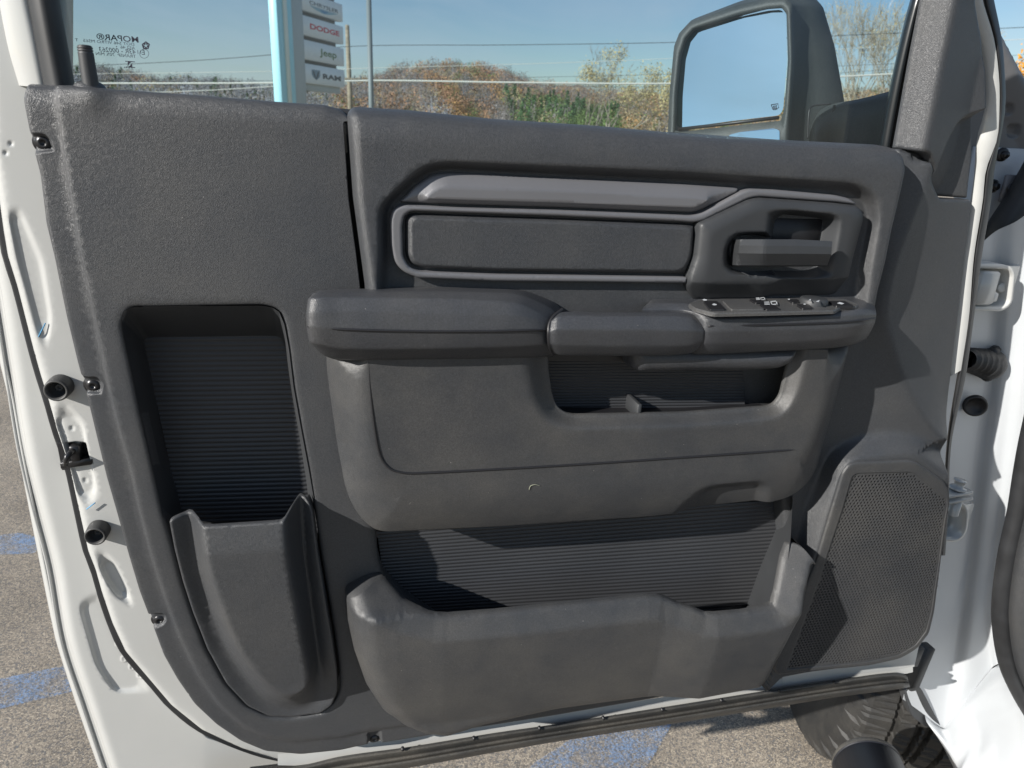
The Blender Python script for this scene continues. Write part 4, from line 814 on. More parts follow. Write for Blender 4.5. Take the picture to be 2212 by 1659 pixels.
# bottom: painted strip and the two-roll sill seal
strip('bottom_flange', [[(x, y-24, -.045) for x, y in [(600, 1652), (640, 1650), (737, 1636), (1071, 1585), (1475, 1523), (1808, 1471), (1945, 1452), (1972, 1445)]], [(600, 1653, -.04), (640, 1654, -.04), (737, 1640, -.04), (1071, 1590, -.04), (1475, 1527, -.04), (1808, 1475, -.04), (1945, 1458, -.04), (1972, 1452, -.04)]], M['white'], shell, n=40)
patch('bottom_corner', [[(1690, 1440, -.045), (1800, 1420, -.045), (1900, 1390, -.045), (2000, 1330, -.045)], [(1690, 1480, -.042), (1800, 1470, -.042), (1920, 1450, -.042), (1975, 1440, -.042)]], M['white'], shell, nu=12, nv=2)
br = [(430, 1668), (560, 1668), (660, 1652), (737, 1634), (881, 1614), (1071, 1583), (1204, 1564), (1475, 1521), (1650, 1493), (1808, 1469), (1930, 1453), (1960, 1460)]
bb = [(430, 1730), (560, 1712), (660, 1695), (737, 1682), (881, 1659), (1071, 1625), (1204, 1602), (1475, 1560), (1650, 1532), (1808, 1506), (1940, 1489), (1966, 1484)]
def mixr(k, d): return [(x+(p-x)*k, y+(q-y)*k, d) for (x, y), (p, q) in zip(br, bb)]
bs = patch('sill_seal', [mixr(0, -.055), mixr(0, -.034), mixr(.14, -.027), mixr(.32, -.030), mixr(.42, -.034), mixr(.55, -.031), mixr(.66, -.018), mixr(.82, -.018), mixr(.96, -.03), mixr(1, -.06)], M['dustrub'], T, nu=70, nv=3, caps=True)
bs['label'] = 'dusty double-lipped rubber seal under the door'
for x, y in ((870, 1617), (1024, 1594), (1166, 1572), (1304, 1550), (1431, 1532), (1559, 1512), (1685, 1491), (1804, 1473)):
    mk('drain_hole', *lathe([(.0024, -.004), (.0022, .0015), (.0001, .0015)], P(x, y+2, -.026), (0, -1, 0), 12), M['black'], bs)

q = crom([P(1143, 1058, .0585), P(1146, 1050, .0585), P(1155, 1047, .059), P(1166, 1049, .0585)], 14)
F1 = np.array(P(1153, 1052, .0585)); FW_ = O+UD*F1[0]-ND*F1[1]+np.array([0, 0, F1[2]])
fb = mk('lint_fibre', *tubes([([(UD*(p[0]-F1[0])-ND*(p[1]-F1[1])+np.array([0, 0, p[2]-F1[2]])) for p in q], .00045)], 5), plain('lint', (.22, .23, .17), .8)); fb.location = [float(c) for c in FW_]
tag(fb, 'tiny pale curled fibre clinging to the trim under the armrest seam', 'lint')
cb = plain('blue_crayon', (.10, .30, .50), .7)
for a, b, d in (((98, 698), (83, 728), -.0610), ((206, 1086), (187, 1100), -.0565)): mk('crayon_mark', *tubes([([P(*a, d+.0045), P(*b, d+.0045)], .0007)], 5), cb, shell)

seam('handle_joint', [(1216, 668), (1196, 684), (1187, 700), (1185, 720), (1187, 745), (1196, 766)], 0, arm, .0022, dd=[.066, .074, .079, .083, .080, .066])
seam('pod_joint', [(1500, 674), (1519, 688), (1527, 704), (1526, 722), (1520, 745), (1508, 762)], 0, pod, .0020, dd=[.062, .074, .080, .080, .076, .062])
seam('trim_joint', [(1937, 335), (1934, 370), (1921, 425), (1904, 498), (1893, 556), (1876, 632)], 0.006, pad, .0022)
# ------------------------------------------------------------------ glass print, read from inside (mirrored)
def glassprint():
    e1 = (np.array(P(200, 100, -.0535))-np.array(P(330, 110, -.0535))); e1 /= np.linalg.norm(e1)     # text runs right to left
    VV, FF = [], []
    def put(s, px, py, hpx, bold=0, shear=0, wid=1.):
        v, f = text2d(s, 1., bold, shear); k = hpx/1534*.93/.7; o = np.array(P(px, py, -.0535)); s0 = len(VV)
        for a, b in v: q = o+e1*a*k*wid+np.array([0, 0, 1])*b*k; VV.append(q)
        for g in f: FF.append([i+s0 for i in g][::-1])
    put('MOPAR\u00ae', 301, 92, 8.5, .012, 0, 1.25); put('DOT 546 VITRO M565   T', 291, 99, 4.4, 0, 0, 1.25); put('AS2 46  \u2022', 292, 107, 4.4, 0, 0, 1.2)
    put('43R - 000263', 294, 117, 7, 0, .1, 1.0); put('TRANSP  70% MIN', 294, 125, 4.6, 0, 0, 1.15); put('E', 314, 118.5, 7.5); put('11', 307.5, 117, 6); put('23 \u2022\u2022', 288, 150, 5)
    for s in (((-10.5, 131.2), (-10.5, 133), (10, 134.6), (10, 132.8)), ((-9, 143.6), (-9, 145.4), (11, 147), (11, 145.2)), ((-5, 133), (-5.5, 144), (-2.5, 139), (3, 133.5)), ((-2, 144.5), (4.5, 145.5), (5, 136), (1, 140))):
        s0 = len(VV); VV.extend([np.array(P(281+x, y, -.0535)) for x, y in s]); FF.append([s0, s0+1, s0+2, s0+3])
    c = (311.5, 116)
    s0 = len(VV); K = 28
    for k in range(K):
        a = 2*math.pi*k/K
        for r_ in (10.2, 9.3): VV.append(np.array(P(c[0]+r_*math.cos(a), c[1]+r_*math.sin(a), -.0535)))
    for k in range(K): a, b = s0+2*k, s0+2*((k+1) % K); FF.append([a, b, b+1, a+1])
    c = (315, 98.5); s0 = len(VV); pent = [P(c[0]+9.6*math.sin(R(72*k)), c[1]-9.6*math.cos(R(72*k)), -.0535) for k in range(5)]
    star = [P(c[0]+(8.2 if k % 2 == 0 else 1.6)*math.sin(R(36*k)), c[1]-(8.2 if k % 2 == 0 else 1.6)*math.cos(R(36*k)), -.0535) for k in range(10)]
    VV.extend([np.array(p) for p in pent+star])
    for k in range(5):
        a, b = s0+k, s0+(k+1) % 5; sa, si, sb = s0+5+2*k, s0+5+2*k+1, s0+5+(2*k+2) % 10; FF.append([a, b, sb, si]); FF.append([a, si, sa])
    mk('glass_marking', VV, FF, M['etch'], gl, smooth=False)
glassprint()

# ------------------------------------------------------------------ side mirror
def md(x, y, e=0): return -.44+(x-1450)/315*.20-(270-y)*.00018+e
def mloop(pts, e, n=14): return [(x, y, md(x, y, e)) for x, y in pts]
gL = [(1461, 273), (1463, 200), (1471, 125), (1483, 86), (1501, 65), (1600, 36), (1660, 23), (1688, 21), (1697, 33), (1700, 133), (1692, 236), (1684, 249), (1575, 262), (1475, 276)]
fL = [(1440, 345), (1446, 205), (1456, 100), (1467, 72), (1488, 49), (1592, 11), (1655, -3), (1698, -6), (1712, 10), (1716, 133), (1709, 245), (1704, 345), (1580, 350), (1450, 352)]
gL2 = [(x+(p-x)*.12, y+(q-y)*.12) for (x, y), (p, q) in zip(gL, fL)]
bL = [(1442, 345), (1449, 205), (1461, 98), (1474, 66), (1495, 42), (1600, 2), (1690, -20), (1745, -22), (1778, 15), (1803, 100), (1825, 225), (1815, 345), (1620, 352), (1455, 354)]
def closed(rows): return [r+[r[0]] for r in rows]
mir = strip('side_mirror', closed([mloop(gL2, -.006), mloop(gL2, .008), mloop([(x*.5+p*.5, y*.5+q*.5) for (x, y), (p, q) in zip(gL, fL)], .012), mloop(fL, .002), mloop(fL, -.02), mloop(bL, -.09), mloop([(x*.75+1620*.25, y*.8+160*.2) for x, y in bL], -.17)]), M['mirrorplastic'], T, n=90, nv=2)
mir['label'] = 'large black towing mirror outside the window'
gp = fil(gL, 8)
A3 = [np.array(P(x, y, md(x, y, -.003))) for x, y in ((1480, 85), (1690, 40), (1580, 262))]; nM = np.cross(A3[1]-A3[0], A3[2]-A3[0]); nM /= np.linalg.norm(nM); cL = np.array(loc(CP))
def PM(x, y, e=0):
    q = np.array(P(x, y, 0.)); r = q-cL; a = A3[0]+nM*e*(1 if nM[1] < 0 else -1); return cL+r*(((a-cL)@nM)/(r@nM))
V = [PM(x, y) for x, y in gp]
mk('mirror_glass', V, [list(range(len(V)))], M['mirror'], mir, smooth=False)
sp2 = fil([(1560, 350), (1575, 291, 6), (1600, 285), (1672, 277, 6), (1684, 282, 4), (1684, 352)], 4); V = [P(x, y, md(x, y, .0135)) for x, y in sp2]
mk('lower_mirror_glass', V, [list(range(len(V)))], M['mirror'], mir, smooth=False)
mk('mirror_divider', *tubes([([P(x, y, md(x, y, .006)) for x, y in [(1466, 279), (1575, 267), (1682, 254)]], .003)], 6), M['black'], mir)
for pts in ([(1666, 226), (1680, 224), (1682, 233), (1669, 236), (1666, 226)], [(1671, 228), (1670, 233), (1672, 238)], [(1674, 227.5), (1673, 233), (1675, 237.5)], [(1677, 227), (1676, 232), (1678, 237)]):
    mk('defrost_mark', *tubes([([PM(x, y, .0006) for x, y in pts], .0006)], 4), M['etch'], mir)
aS = patch('mirror_arm', [[(1756, 262, -.26), (1772, 238, -.25), (1798, 225, -.24), (1860, 213, -.19), (1970, 184, -.10)], [(1751, 280, -.245), (1766, 252, -.23), (1800, 237, -.21), (1860, 224, -.165), (1970, 197, -.075)],
              [(1748, 300, -.24), (1762, 285, -.21), (1802, 268, -.195), (1860, 256, -.15), (1970, 230, -.06)], [(1748, 360, -.24), (1762, 355, -.205), (1802, 352, -.19), (1860, 352, -.145), (1970, 350, -.055)]], M['mirrorplastic'], mir, nu=40, nv=4)
mk('arm_groove', *tubes([(crom([P(1803, 228, -.211), P(1799, 247, -.207), P(1803, 259, -.203), P(1812, 262, -.196), P(1841, 255, -.172), P(1912, 238, -.112)], 40), .0022)], 6), M['black'], mir)
mk('hinge_gap', *tubes([(crom([P(1745, 300, -.262), P(1748, 240, -.268), P(1756, 229, -.27), P(1795, 224, -.258)], 30), .0016)], 6), M['black'], mir)

# ------------------------------------------------------------------ truck body at the hinge side
rowsJ = [[(2060, 540, -.125), (2035, 800, -.125), (2010, 1000, -.125), (1995, 1200, -.125), (1975, 1400, -.125), (1950, 1510, -.125)],
         [(2100, 540, -.130), (2080, 800, -.13), (2058, 1000, -.13), (2042, 1200, -.13), (2018, 1400, -.13), (1998, 1545, -.128)],
         [(2150, 500, -.128), (2133, 800, -.128), (2108, 1000, -.128), (2090, 1200, -.128), (2062, 1400, -.128), (2036, 1577, -.12)],
         [(2192, 480, -.110), (2166, 800, -.110), (2140, 1000, -.110), (2117, 1200, -.11), (2092, 1400, -.11), (2086, 1514, -.108)],
         [(2222, 460, -.10), (2190, 800, -.10), (2168, 1000, -.10), (2146, 1200, -.10), (2128, 1360, -.10), (2140, 1446, -.10)],
         [(2260, 440, -.085), (2215, 800, -.085), (2190, 1000, -.085), (2165, 1200, -.085), (2150, 1360, -.085), (2152, 1436, -.085)],
         [(2360, 430, -.01), (2310, 800, -.01), (2280, 1000, -.01), (2260, 1200, -.01), (2240, 1360, -.01), (2240, 1400, -.01)]]
jamb = patch('body_pillar', rowsJ, M['jamb'], T, nu=70, nv=6)
jamb['label'] = 'pale painted hinge pillar of the body'
patch('door_sill', [[(1998, 1545, -.128), (2036, 1577, -.12), (2086, 1514, -.108), (2140, 1446, -.10), (2225, 1395, -.02)], [(2002, 1560, -.12), (2042, 1590, -.10), (2092, 1535, -.085), (2160, 1470, -.05), (2260, 1420, .05)],
                    [(2030, 1600, -.10), (2056, 1630, -.06), (2120, 1600, -.03), (2200, 1550, .02), (2300, 1500, .09)], [(2060, 1660, -.08), (2075, 1680, -.02), (2150, 1660, .02), (2240, 1640, .08), (2340, 1600, .14)], [(2110, 1780, -.03), (2125, 1800, .05), (2200, 1780, .09), (2300, 1760, .14), (2400, 1740, .2)]], M['jamb'], T, nu=50, nv=4, curve=False)
fo = C([(2120, -40), (2215, 142), (2300, 290), (2300, 378), (2085, 378), (2120, 220)], -.20, 4)
domes = [C([(x-r_*.8, y-r_), (x+r_*.8, y-r_), (x+r_*.8, y+r_), (x-r_*.8, y+r_)], -.2, 16) for x, y, r_ in ((2190, 236, 15), (2206, 283, 17), (2208, 342, 18))]
fe = np.array([uv(x, y, -.2) for x, y in [(2120, -40), (2215, 142), (2300, 290)]])
def h_f(Q):
    s = dist(Q, fe, False); h = np.interp(s, [0, .006, .016, .03, .05, .06, 9], [-.22, -.205, -.2, -.204, -.212, -.216, -.216])
    for q in domes: h -= np.where(inside(Q, q), .006*PR['smooth'](np.clip(dist(Q, q)/.005, 0, 1)), 0)
    return h
fen = relief('inner_fender', fo, h_f, plain('fender_grey', (.11, .112, .118), .45, vary=.1), T, res=.006, back=-.25, cons=domes, rings=(.002, .005))  # one dark grey, slightly varied, over the whole fender
fen['label'] = 'grey dimpled inner fender above the hinge'
mk('cowl_side', *boxm(P(2190, 480, -.22), (1, 0, 0), (0, 1, 0), (0, 0, 1), .13, .01, .12), M['jamb'], T)
for x, y in ((2163, 334), (2143, 402)): mk('fender_bolt', *join([lathe([(.011, 0), (.0105, .004), (.007, .005), (.0001, .005)], P(x, y, -.2), (0, -1, 0), 20), lathe([(.006, .004), (.006, .011), (.0001, .011)], P(x, y, -.2), (0, -1, 0), 6)]), M['steel'], fen)
mk('fender_bracket', *boxm(P(2195, 408, -.19), (1, 0, 0), (0, 1, 0), (0, 0, 1), .028, .004, .022, .5), plain('bracket_grey', (.14, .14, .15), .45), fen)
mk('bracket_screw', *lathe([(.009, 0), (.008, .003), (.0001, .004)], P(2184, 408, -.184), (0, -1, 0), 18), M['steel'], fen)
mk('cowl_seal', *tubes([(crom([P(2260, 340, -.16), P(2210, 430, -.165), P(2165, 500, -.17), P(2130, 585, -.18)], 20), [.026]*14+[.024, .022, .02, .018, .015, .01])], 12), M['rubber'], T)
def hinge(path, d, blk, bolt, extra):
    q = [np.array(P(x, y, d)) for x, y in fil(path, 14, False, 6)]; parts = []
    V, Fc = [], []; k = len(q)
    for i, p in enumerate(q):
        t = q[min(k-1, i+1)]-q[max(0, i-1)]; t /= np.linalg.norm(t); nn = np.array([-t[2], 0, t[0]])*.0028
        for a in (p+nn, p-nn): V += [a, a+np.array([0, .035, 0])]
    for i in range(k-1):
        a = 4*i; b = a+4; Fc += [(a, b, b+2, a+2), (a, a+1, b+1, b), (a+2, b+2, b+3, a+3)]
    parts.append((V, Fc)); parts += blk+extra
    h = mk('door_hinge', *join(parts), M['white'], jamb); return h
b1 = [boxm(P(2122, 620, -.085), (1, 0, 0), (0, 1, 0), (0, 0, 1), .017, .012, .026, .25), boxm(P(2135, 598, -.085), (1, 0, 0), (0, 1, 0), (0, 0, 1), .010, .01, .008, .4), boxm(P(2136, 640, -.085), (1, 0, 0), (0, 1, 0), (0, 0, 1), .010, .01, .009, .4)]
ex = [boxm(P(2150, 620, -.104), (1, 0, 0), (0, 1, 0), (0, 0, 1), .034, .004, .034, .3), lathe([(.0105, 0), (.0105, .003), (.0075, .003), (.0075, .010), (.006, .011), (.0001, .011)], P(2158, 620, -.100), (-.4, -1, .1), 18)]
hinge([(2100, 575), (2180, 577), (2191, 592), (2184, 655), (2166, 669), (2100, 666)], -.078, b1, None, ex)
b2 = [lathe([(.013, 0), (.013, .004), (.008, .004), (.008, .014), (.010, .014), (.010, .017), (.0001, .017)], P(2068, 1056, -.06), (.1, 0, 1), 20), boxm(P(2058, 1062, -.06), (1, 0, .1), (0, 1, 0), (0, 0, 1), .028, .014, .0025, .3), boxm(P(2062, 1074, -.06), (1, 0, .1), (0, 1, 0), (0, 0, 1), .024, .014, .0025, .3), lathe([(.010, -.018), (.010, .01), (.0001, .01)], P(2062, 1090, -.06), (0, 0, 1), 18)]
ex = [boxm(P(2058, 1125, -.108), (1, 0, 0), (0, 1, 0), (0, 0, 1), .034, .004, .034, .3), lathe([(.0105, 0), (.0105, .003), (.0075, .003), (.0075, .010), (.006, .011), (.0001, .011)], P(2062, 1123, -.104), (-.3, -1, .1), 18)]
hinge([(2030, 1086), (2078, 1086), (2091, 1104), (2086, 1150), (2070, 1168), (2030, 1166)], -.07, b2, None, ex)
ax = Vector(P(2138, 787, -.118))-Vector(P(2088, 776, -.075)); Lb = ax.length; prof = [(.014, 0)]
for k in range(4): t = k/4*Lb*.8; prof += [(.016+k*.0012, t+.004), (.0195+k*.0014, t+.007), (.017+k*.0012, t+.011), (.0145+k*.001, t+.013)]
prof += [(.022, Lb*.86), (.026, Lb*.9), (.026, Lb*1.0)]
bt = mk('check_strap_boot', *join([lathe(prof, P(2088, 776, -.075), ax, 28), boxm(P(2141, 785, -.118), (.8, .6, 0), (.6, -.8, 0), (0, 0, 1), .014, .008, .030, .5)]), M['rubber'], jamb)
mk('rubber_plug', *lathe([(.019, -.004), (.0185, .0015), (.015, .003), (.0135, -.002), (.0001, -.003)], P(2107, 877, -.117), (-.55, -.83, 0), 28), M['black'], jamb)
es2 = [(2240, 880), (2222, 960), (2210, 1026), (2197, 1106), (2178, 1190), (2166, 1266), (2162, 1339), (2176, 1433), (2204, 1499), (2250, 1575)]
mk('opening_seal', *tubes([(crom([P(x, y, .045) for x, y in es2], 60), .0135)], 14), M['rubber'], T)
patch('kick_panel', [[(x+8, y, .045) for x, y in es2], [(x+34, y+4, .075) for x, y in es2], [(x+100, y+10, .10) for x, y in es2]], M['panel'], T, nu=40, nv=5)
mf = C([(1950, 1486), (1985, 1480), (2036, 1578, 2), (2018, 1574), (1994, 1566), (1968, 1545), (1957, 1515)], -.125, 10)
relief('mud_guard', mf, lambda Q: -.122-.01*np.clip(dist(Q, mf)/.02, 0, 1)+0*Q[:, 0], M['smooth'], T, res=.006, back=-.14)
mk('corner_bracket', *join([boxm(P(1984, 1440, -.10), (1, 0, 0), (0, 1, 0), (.12, 0, 1), .010, .012, .050, .2), boxm(P(1966, 1418, -.085), (1, 0, 0), (0, 1, 0), (.1, 0, 1), .020, .008, .022, .3)]), M['smooth'], T)

# ------------------------------------------------------------------ front wheel and step
AXW = np.array([math.cos(R(-8)), math.sin(R(-8)), 0]); FW = np.array([math.sin(R(8)), math.cos(R(8)), 0])
Rt = .41; pb = W(1912, 1652, 1.71); Cw = np.array([pb[0], pb[1], 0])+FW*.30; Cw[2] = Rt-.003
Wt = .285
wh = mk('front_wheel', *join([]), M['steel'], T) if False else None
pts = []                                       # (across -1..1, radius, rib id)
lat = []
for a, r_, g in [(-1.0, .25, -1), (-1.06, .29, -1), (-1.08, .33, -1), (-1.05, .365, -1), (-.98, .385, -1), (-.92, .395, -2), (-.86, .402, 0), (-.80, .405, 0), (-.50, .409, 0), (-.47, .409, 0), (-.455, .397, -3), (-.37, .397, -3), (-.355, .410, 1), (-.20, .4105, 1), (-.13, .4105, 1), (-.115, .398, -3), (-.035, .398, -3), (-.02, .411, 2)]:
    pts.append((a, r_, g))
pts += [(-a, r_, (4-g if g >= 0 else g)) for a, r_, g in pts[::-1]]
NS = 420; V = []; Fc = []; nP = len(pts)
for k in range(NS):
    th = 2*math.pi*k/NS; e = FW*math.cos(th)+np.array([0, 0, 1.])*math.sin(th)
    for j, (a, r_, g) in enumerate(pts):
        rr = r_; aa = a; kk = k+int(3*math.sin(a*9))
        if g >= 0 and (kk+g*3) % 7 == 0: rr -= .0045
        if g >= 0 and (kk+g*3) % 14 == 3: rr -= .0045
        if g == -2 and (k//6) % 2 == 0: rr -= .010
        if g == -1 and j in (4, nP-5) and (k//6) % 2 == 0: rr -= .008
        if g == -3: aa += .012*(1 if (k//7) % 2 else -1)
        V.append(np.array(loc(Cw+AXW*(aa*Wt/2)+e*rr)))
for k in range(NS):
    for j in range(nP-1):
        a, b = k*nP+j, ((k+1) % NS)*nP+j; Fc.append((a, a+1, b+1, b))
ty = mk('front_wheel', V, Fc, M['tyre'], T, smooth=False); ty['label'] = 'front tyre with chunky all-terrain tread'
rim = []
for s_ in (-1,): rim.append(lathe([(.255, -.0), (.245, -.012), (.22, -.03), (.2, .03), (.09, .02), (.07, -.02), (.0001, -.02)], loc(Cw+AXW*s_*Wt*.5), np.array(loc(Cw-AXW))-np.array(loc(Cw)), 40))
mk('wheel_rim', *join(rim), M['bolt'], ty)
ez = .44; pE = np.array(Pz(1872, 1650, ez)); c0 = np.array(Pz(1872, 1650, ez)); bdir = -np.array([*(np.array(loc(CP+FW))-np.array(loc(CP)))]); rb = .062
prof = [(.0001, -.012), (rb*.6, -.0115), (rb*.88, -.008), (rb*.97, -.003), (rb, .003), (rb, .006), (rb*.985, .0065), (rb*.985, .009), (rb, .0095), (rb, 1.3)]
bd = plain('step_powdercoat', (.016, .017, .021), .42, bump=.2, nscale=600); rbm = mk('running_board', *lathe(prof, c0, bdir, 48), bd, T)
mk('step_end_cap', *lathe([(.0001, -.014), (rb*.6, -.0135), (rb*.9, -.0095), (rb*1.0, -.003), (rb*1.012, .003), (rb*1.012, .0055)], c0, bdir, 48), M['dustrub'], rbm)

# ------------------------------------------------------------------ beyond the door
def level(p): return np.array([p[0], p[1], 0.])
def signpost():
    wm = plain('sign_white', (.82, .83, .80), .5, vary=.03); gm = plain('sign_grey', (.48, .50, .48), .6); dm = plain('sign_recess', (.20, .19, .17), .6); bm = plain('sign_dark_edge', (.06, .09, .12), .6)
    cy = plain('pylon_pale_blue', (.42, .74, .80), .4); cr = plain('pylon_cream', (.80, .80, .68), .4)
    PL = W(646, 200, 20.); PRt = W(738, 200, 22.3); e = PRt-PL; e[2] = 0; Lw_ = np.linalg.norm(e[:2]); e /= Lw_; nn = np.array([e[1], -e[0], 0]); up = np.array([0, 0, 1.])
    if nn@(CP-PL) < 0: nn = -nn
    base = level(W(630, 250, 20.)); t = thing('dealer_sign', 'tall white pylon sign with four stacked brand panels', 'sign', base)
    def lo(p): return np.asarray(p)-base
    def zat(px, py): r = ray(px, py); tt = ((PL-CP)@nn)/(r@nn); return (CP+r*tt)
    def box(name, c, hx, hy, hz, m, par=t, bev=.08): return mk(name, *boxm(lo(c), e, nn, up, hx, hy, hz, bev), m, par)
    def col(px0, px1, m, name, dn, th):
        a, b = zat(px0, 150), zat(px1, 150); c = (a+b)/2; c[2] = 3.4; box(name, c+nn*dn, abs((b-a)@e)/2, th, 3.4, m)
    # pylon: two pale edge strips, cream core, grey body
    for a, b, m, nme, dn, th in ((595.5, 608, cy, 'pylon_edge', .02, .12), (608.5, 615.5, cr, 'pylon_core', .05, .12), (616, 627, cy, 'pylon_edge', .02, .12), (627.5, 651, gm, 'pylon_body', -.05, .18)): col(a, b, m, nme, dn, th)
    c = zat(692, 120); box('sign_frame', np.array([c[0], c[1], 4.9])-nn*.12, Lw_*.42, .07, 2.9+.0, dm)
    tz = zat(650, 178)[2]-.12; bpy.data.objects[-1] if False else None
    fr = [o for o in t.children if o.name.startswith('sign_frame')][0]
    # the recess stops just below the last panel
    zb_ = zat(650, 184)[2]; fr_mesh = fr.data
    zmin = min(v.co.z for v in fr_mesh.vertices); zmax = max(v.co.z for v in fr_mesh.vertices)
    for v in fr_mesh.vertices:
        if v.co.z < (zmin+zmax)/2: v.co.z += zb_-zmin-.05
    box('sign_foot', np.array([c[0], c[1], zb_-.02])-nn*.09, Lw_*.47, .08, .10, gm)
    for (ya, yb), kind in (((-19, 22), 0), ((33, 75), 1), ((85, 127), 2), ((136, 178), 3)):
        za, zb = zat(649, ya)[2], zat(649, yb)[2]; cz = (za+zb)/2; hz = (za-zb)/2; cc = PL+e*Lw_/2; cc = np.array([cc[0], cc[1], cz])
        pn = box('sign_panel', cc+nn*.02, Lw_/2, .10, hz, wm); box('panel_edge', cc+nn*.02-e*(Lw_/2+.025), .022, .105, hz*.98, bm, pn)  # each panel gets a narrow dark blue-grey left side
        def txt(s, x0, y0, hgt, wid, m, bold=.0, shear=0, name='lettering'):
            v, f = text2d(s, 1., bold, shear); w_ = v[:, 0].max()-v[:, 0].min(); kx = wid/w_; ky = hgt/.7
            V = [lo(cc+nn*.123+e*(x0+(a-v[:, 0].min())*kx)+up*(y0+b*ky)) for a, b in v]; o = mk(name, V, f, m, pn, smooth=False)
            return o
        def pol(pts, m, name='emblem', off=.124): return mk(name, [lo(cc+nn*off+e*a+up*b) for a, b in pts], [list(range(len(pts)))], m, pn, smooth=False)
        H = hz*2
        if kind == 0:
            txt('CHRYSLER', -Lw_*.27, -H*.08, H*.2, Lw_*.66, plain('sign_dark_letters', (.05, .06, .07), .5), .01)
            bl = plain('sign_blue', (.10, .25, .42), .4); lb = plain('sign_pale_blue', (.30, .46, .52), .4)
            wing = lambda k, y0, w_: [(-Lw_*.28+Lw_*.66*i/12, y0+w_*math.sin(math.pi*i/12)*-1) for i in range(13)]
            pol(wing(0, -H*.14, H*.24)[::1], lb); pol([(Lw_*(-.05+.2*i/8), -H*.2-H*.15*math.sin(math.pi*i/8)) for i in range(9)], bl, off=.126)
            for q in range(3): pol([(-Lw_*.24, -H*(.15+.03*q)), (Lw_*.34, -H*(.15+.03*q)), (Lw_*.3, -H*(.16+.03*q)), (-Lw_*.2, -H*(.16+.03*q))], plain('sign_line', (.5, .55, .56), .4), off=.127)
        elif kind == 1: txt('DODGE', -Lw_*.28, -H*.10, H*.27, Lw_*.68, plain('sign_red', (.62, .05, .06), .5), .035)
        elif kind == 2: txt('Jeep', -Lw_*.09, -H*.14, H*.36, Lw_*.40, plain('sign_green', (.13, .20, .07), .5), .02)
        else:
            dk = plain('sign_charcoal', (.07, .08, .08), .5); txt('RAM', -Lw_*.04, -H*.15, H*.25, Lw_*.44, dk, .05)
            sh = [(-.29, .25), (-.10, .25), (-.10, -.02), (-.13, -.16), (-.195, -.30), (-.26, -.16), (-.29, -.02)]; pol([(a*Lw_, b*H*1.0) for a, b in sh], plain('badge_blue_grey', (.20, .28, .34), .3), off=.124)
            s2 = [(-.275, .2), (-.235, .14), (-.215, -.02), (-.195, -.2), (-.175, -.02), (-.155, .14), (-.115, .2), (-.135, .05), (-.15, -.1), (-.195, -.26), (-.24, -.1), (-.255, .05)]; pol([(a*Lw_, b*H) for a, b in s2], dk, off=.126)
signpost()

def pole(name, label, cat, a, b, dist_, r0, r1, m, group=None):
    A, B = W(*a, dist_), W(*b, dist_); base = level(A); base = base; top = np.array([B[0], B[1], B[2]]); t = thing(name, label, cat, base, 0, group); return t, base, top
wood = plain('weathered_wood', (.22, .18, .125), .85, vary=.35, vscale=4); galv = plain('galvanised', (.16, .18, .18), .55)
up_ = thing('utility_pole', 'weathered wooden utility pole beside the pylon sign', 'utility pole', level(W(757, 225, 42)))
bs0 = level(W(757, 225, 42)); tp = W(750, 55, 42); mk('pole', *tubes([([(0, 0, 0), tuple(tp-bs0)], [.17, .12])], 12), wood, up_)
zc = W(755, 172, 42)[2]; mk('crossarm', *boxm((0, -.15, zc-0), (1, .1, 0), (-.1, 1, 0), (0, 0, 1), .75, .05, .06), wood, up_)
for q in (-.65, -.3, .3, .65): mk('insulator', *lathe([(.05, 0), (.07, .05), (.05, .1), (.06, .14), (.001, .2)], (q, -.15+q*.1, zc+.05), (0, 0, 1), 10), galv, up_)
lp = thing('lamp_post', 'thin grey metal lamp post rising out of view', 'lamp post', level(W(803, 230, 16)))
b0 = level(W(803, 230, 16)); t0 = W(795, -60, 16); d_ = t0-b0; mk('pole', *tubes([([(0, 0, 0), tuple(d_)], [.062, .058])], 14), galv, lp)
mk('lamp_arm', *tubes([([tuple(d_), tuple(d_+np.array([.3, -.1, .25])), tuple(d_+np.array([.9, -.3, .3]))], .03)], 8), galv, lp); mk('lamp_head', *boxm(d_+np.array([1.15, -.38, .3]), (1, -.33, 0), (.33, 1, 0), (0, 0, 1), .3, .14, .05), galv, lp)
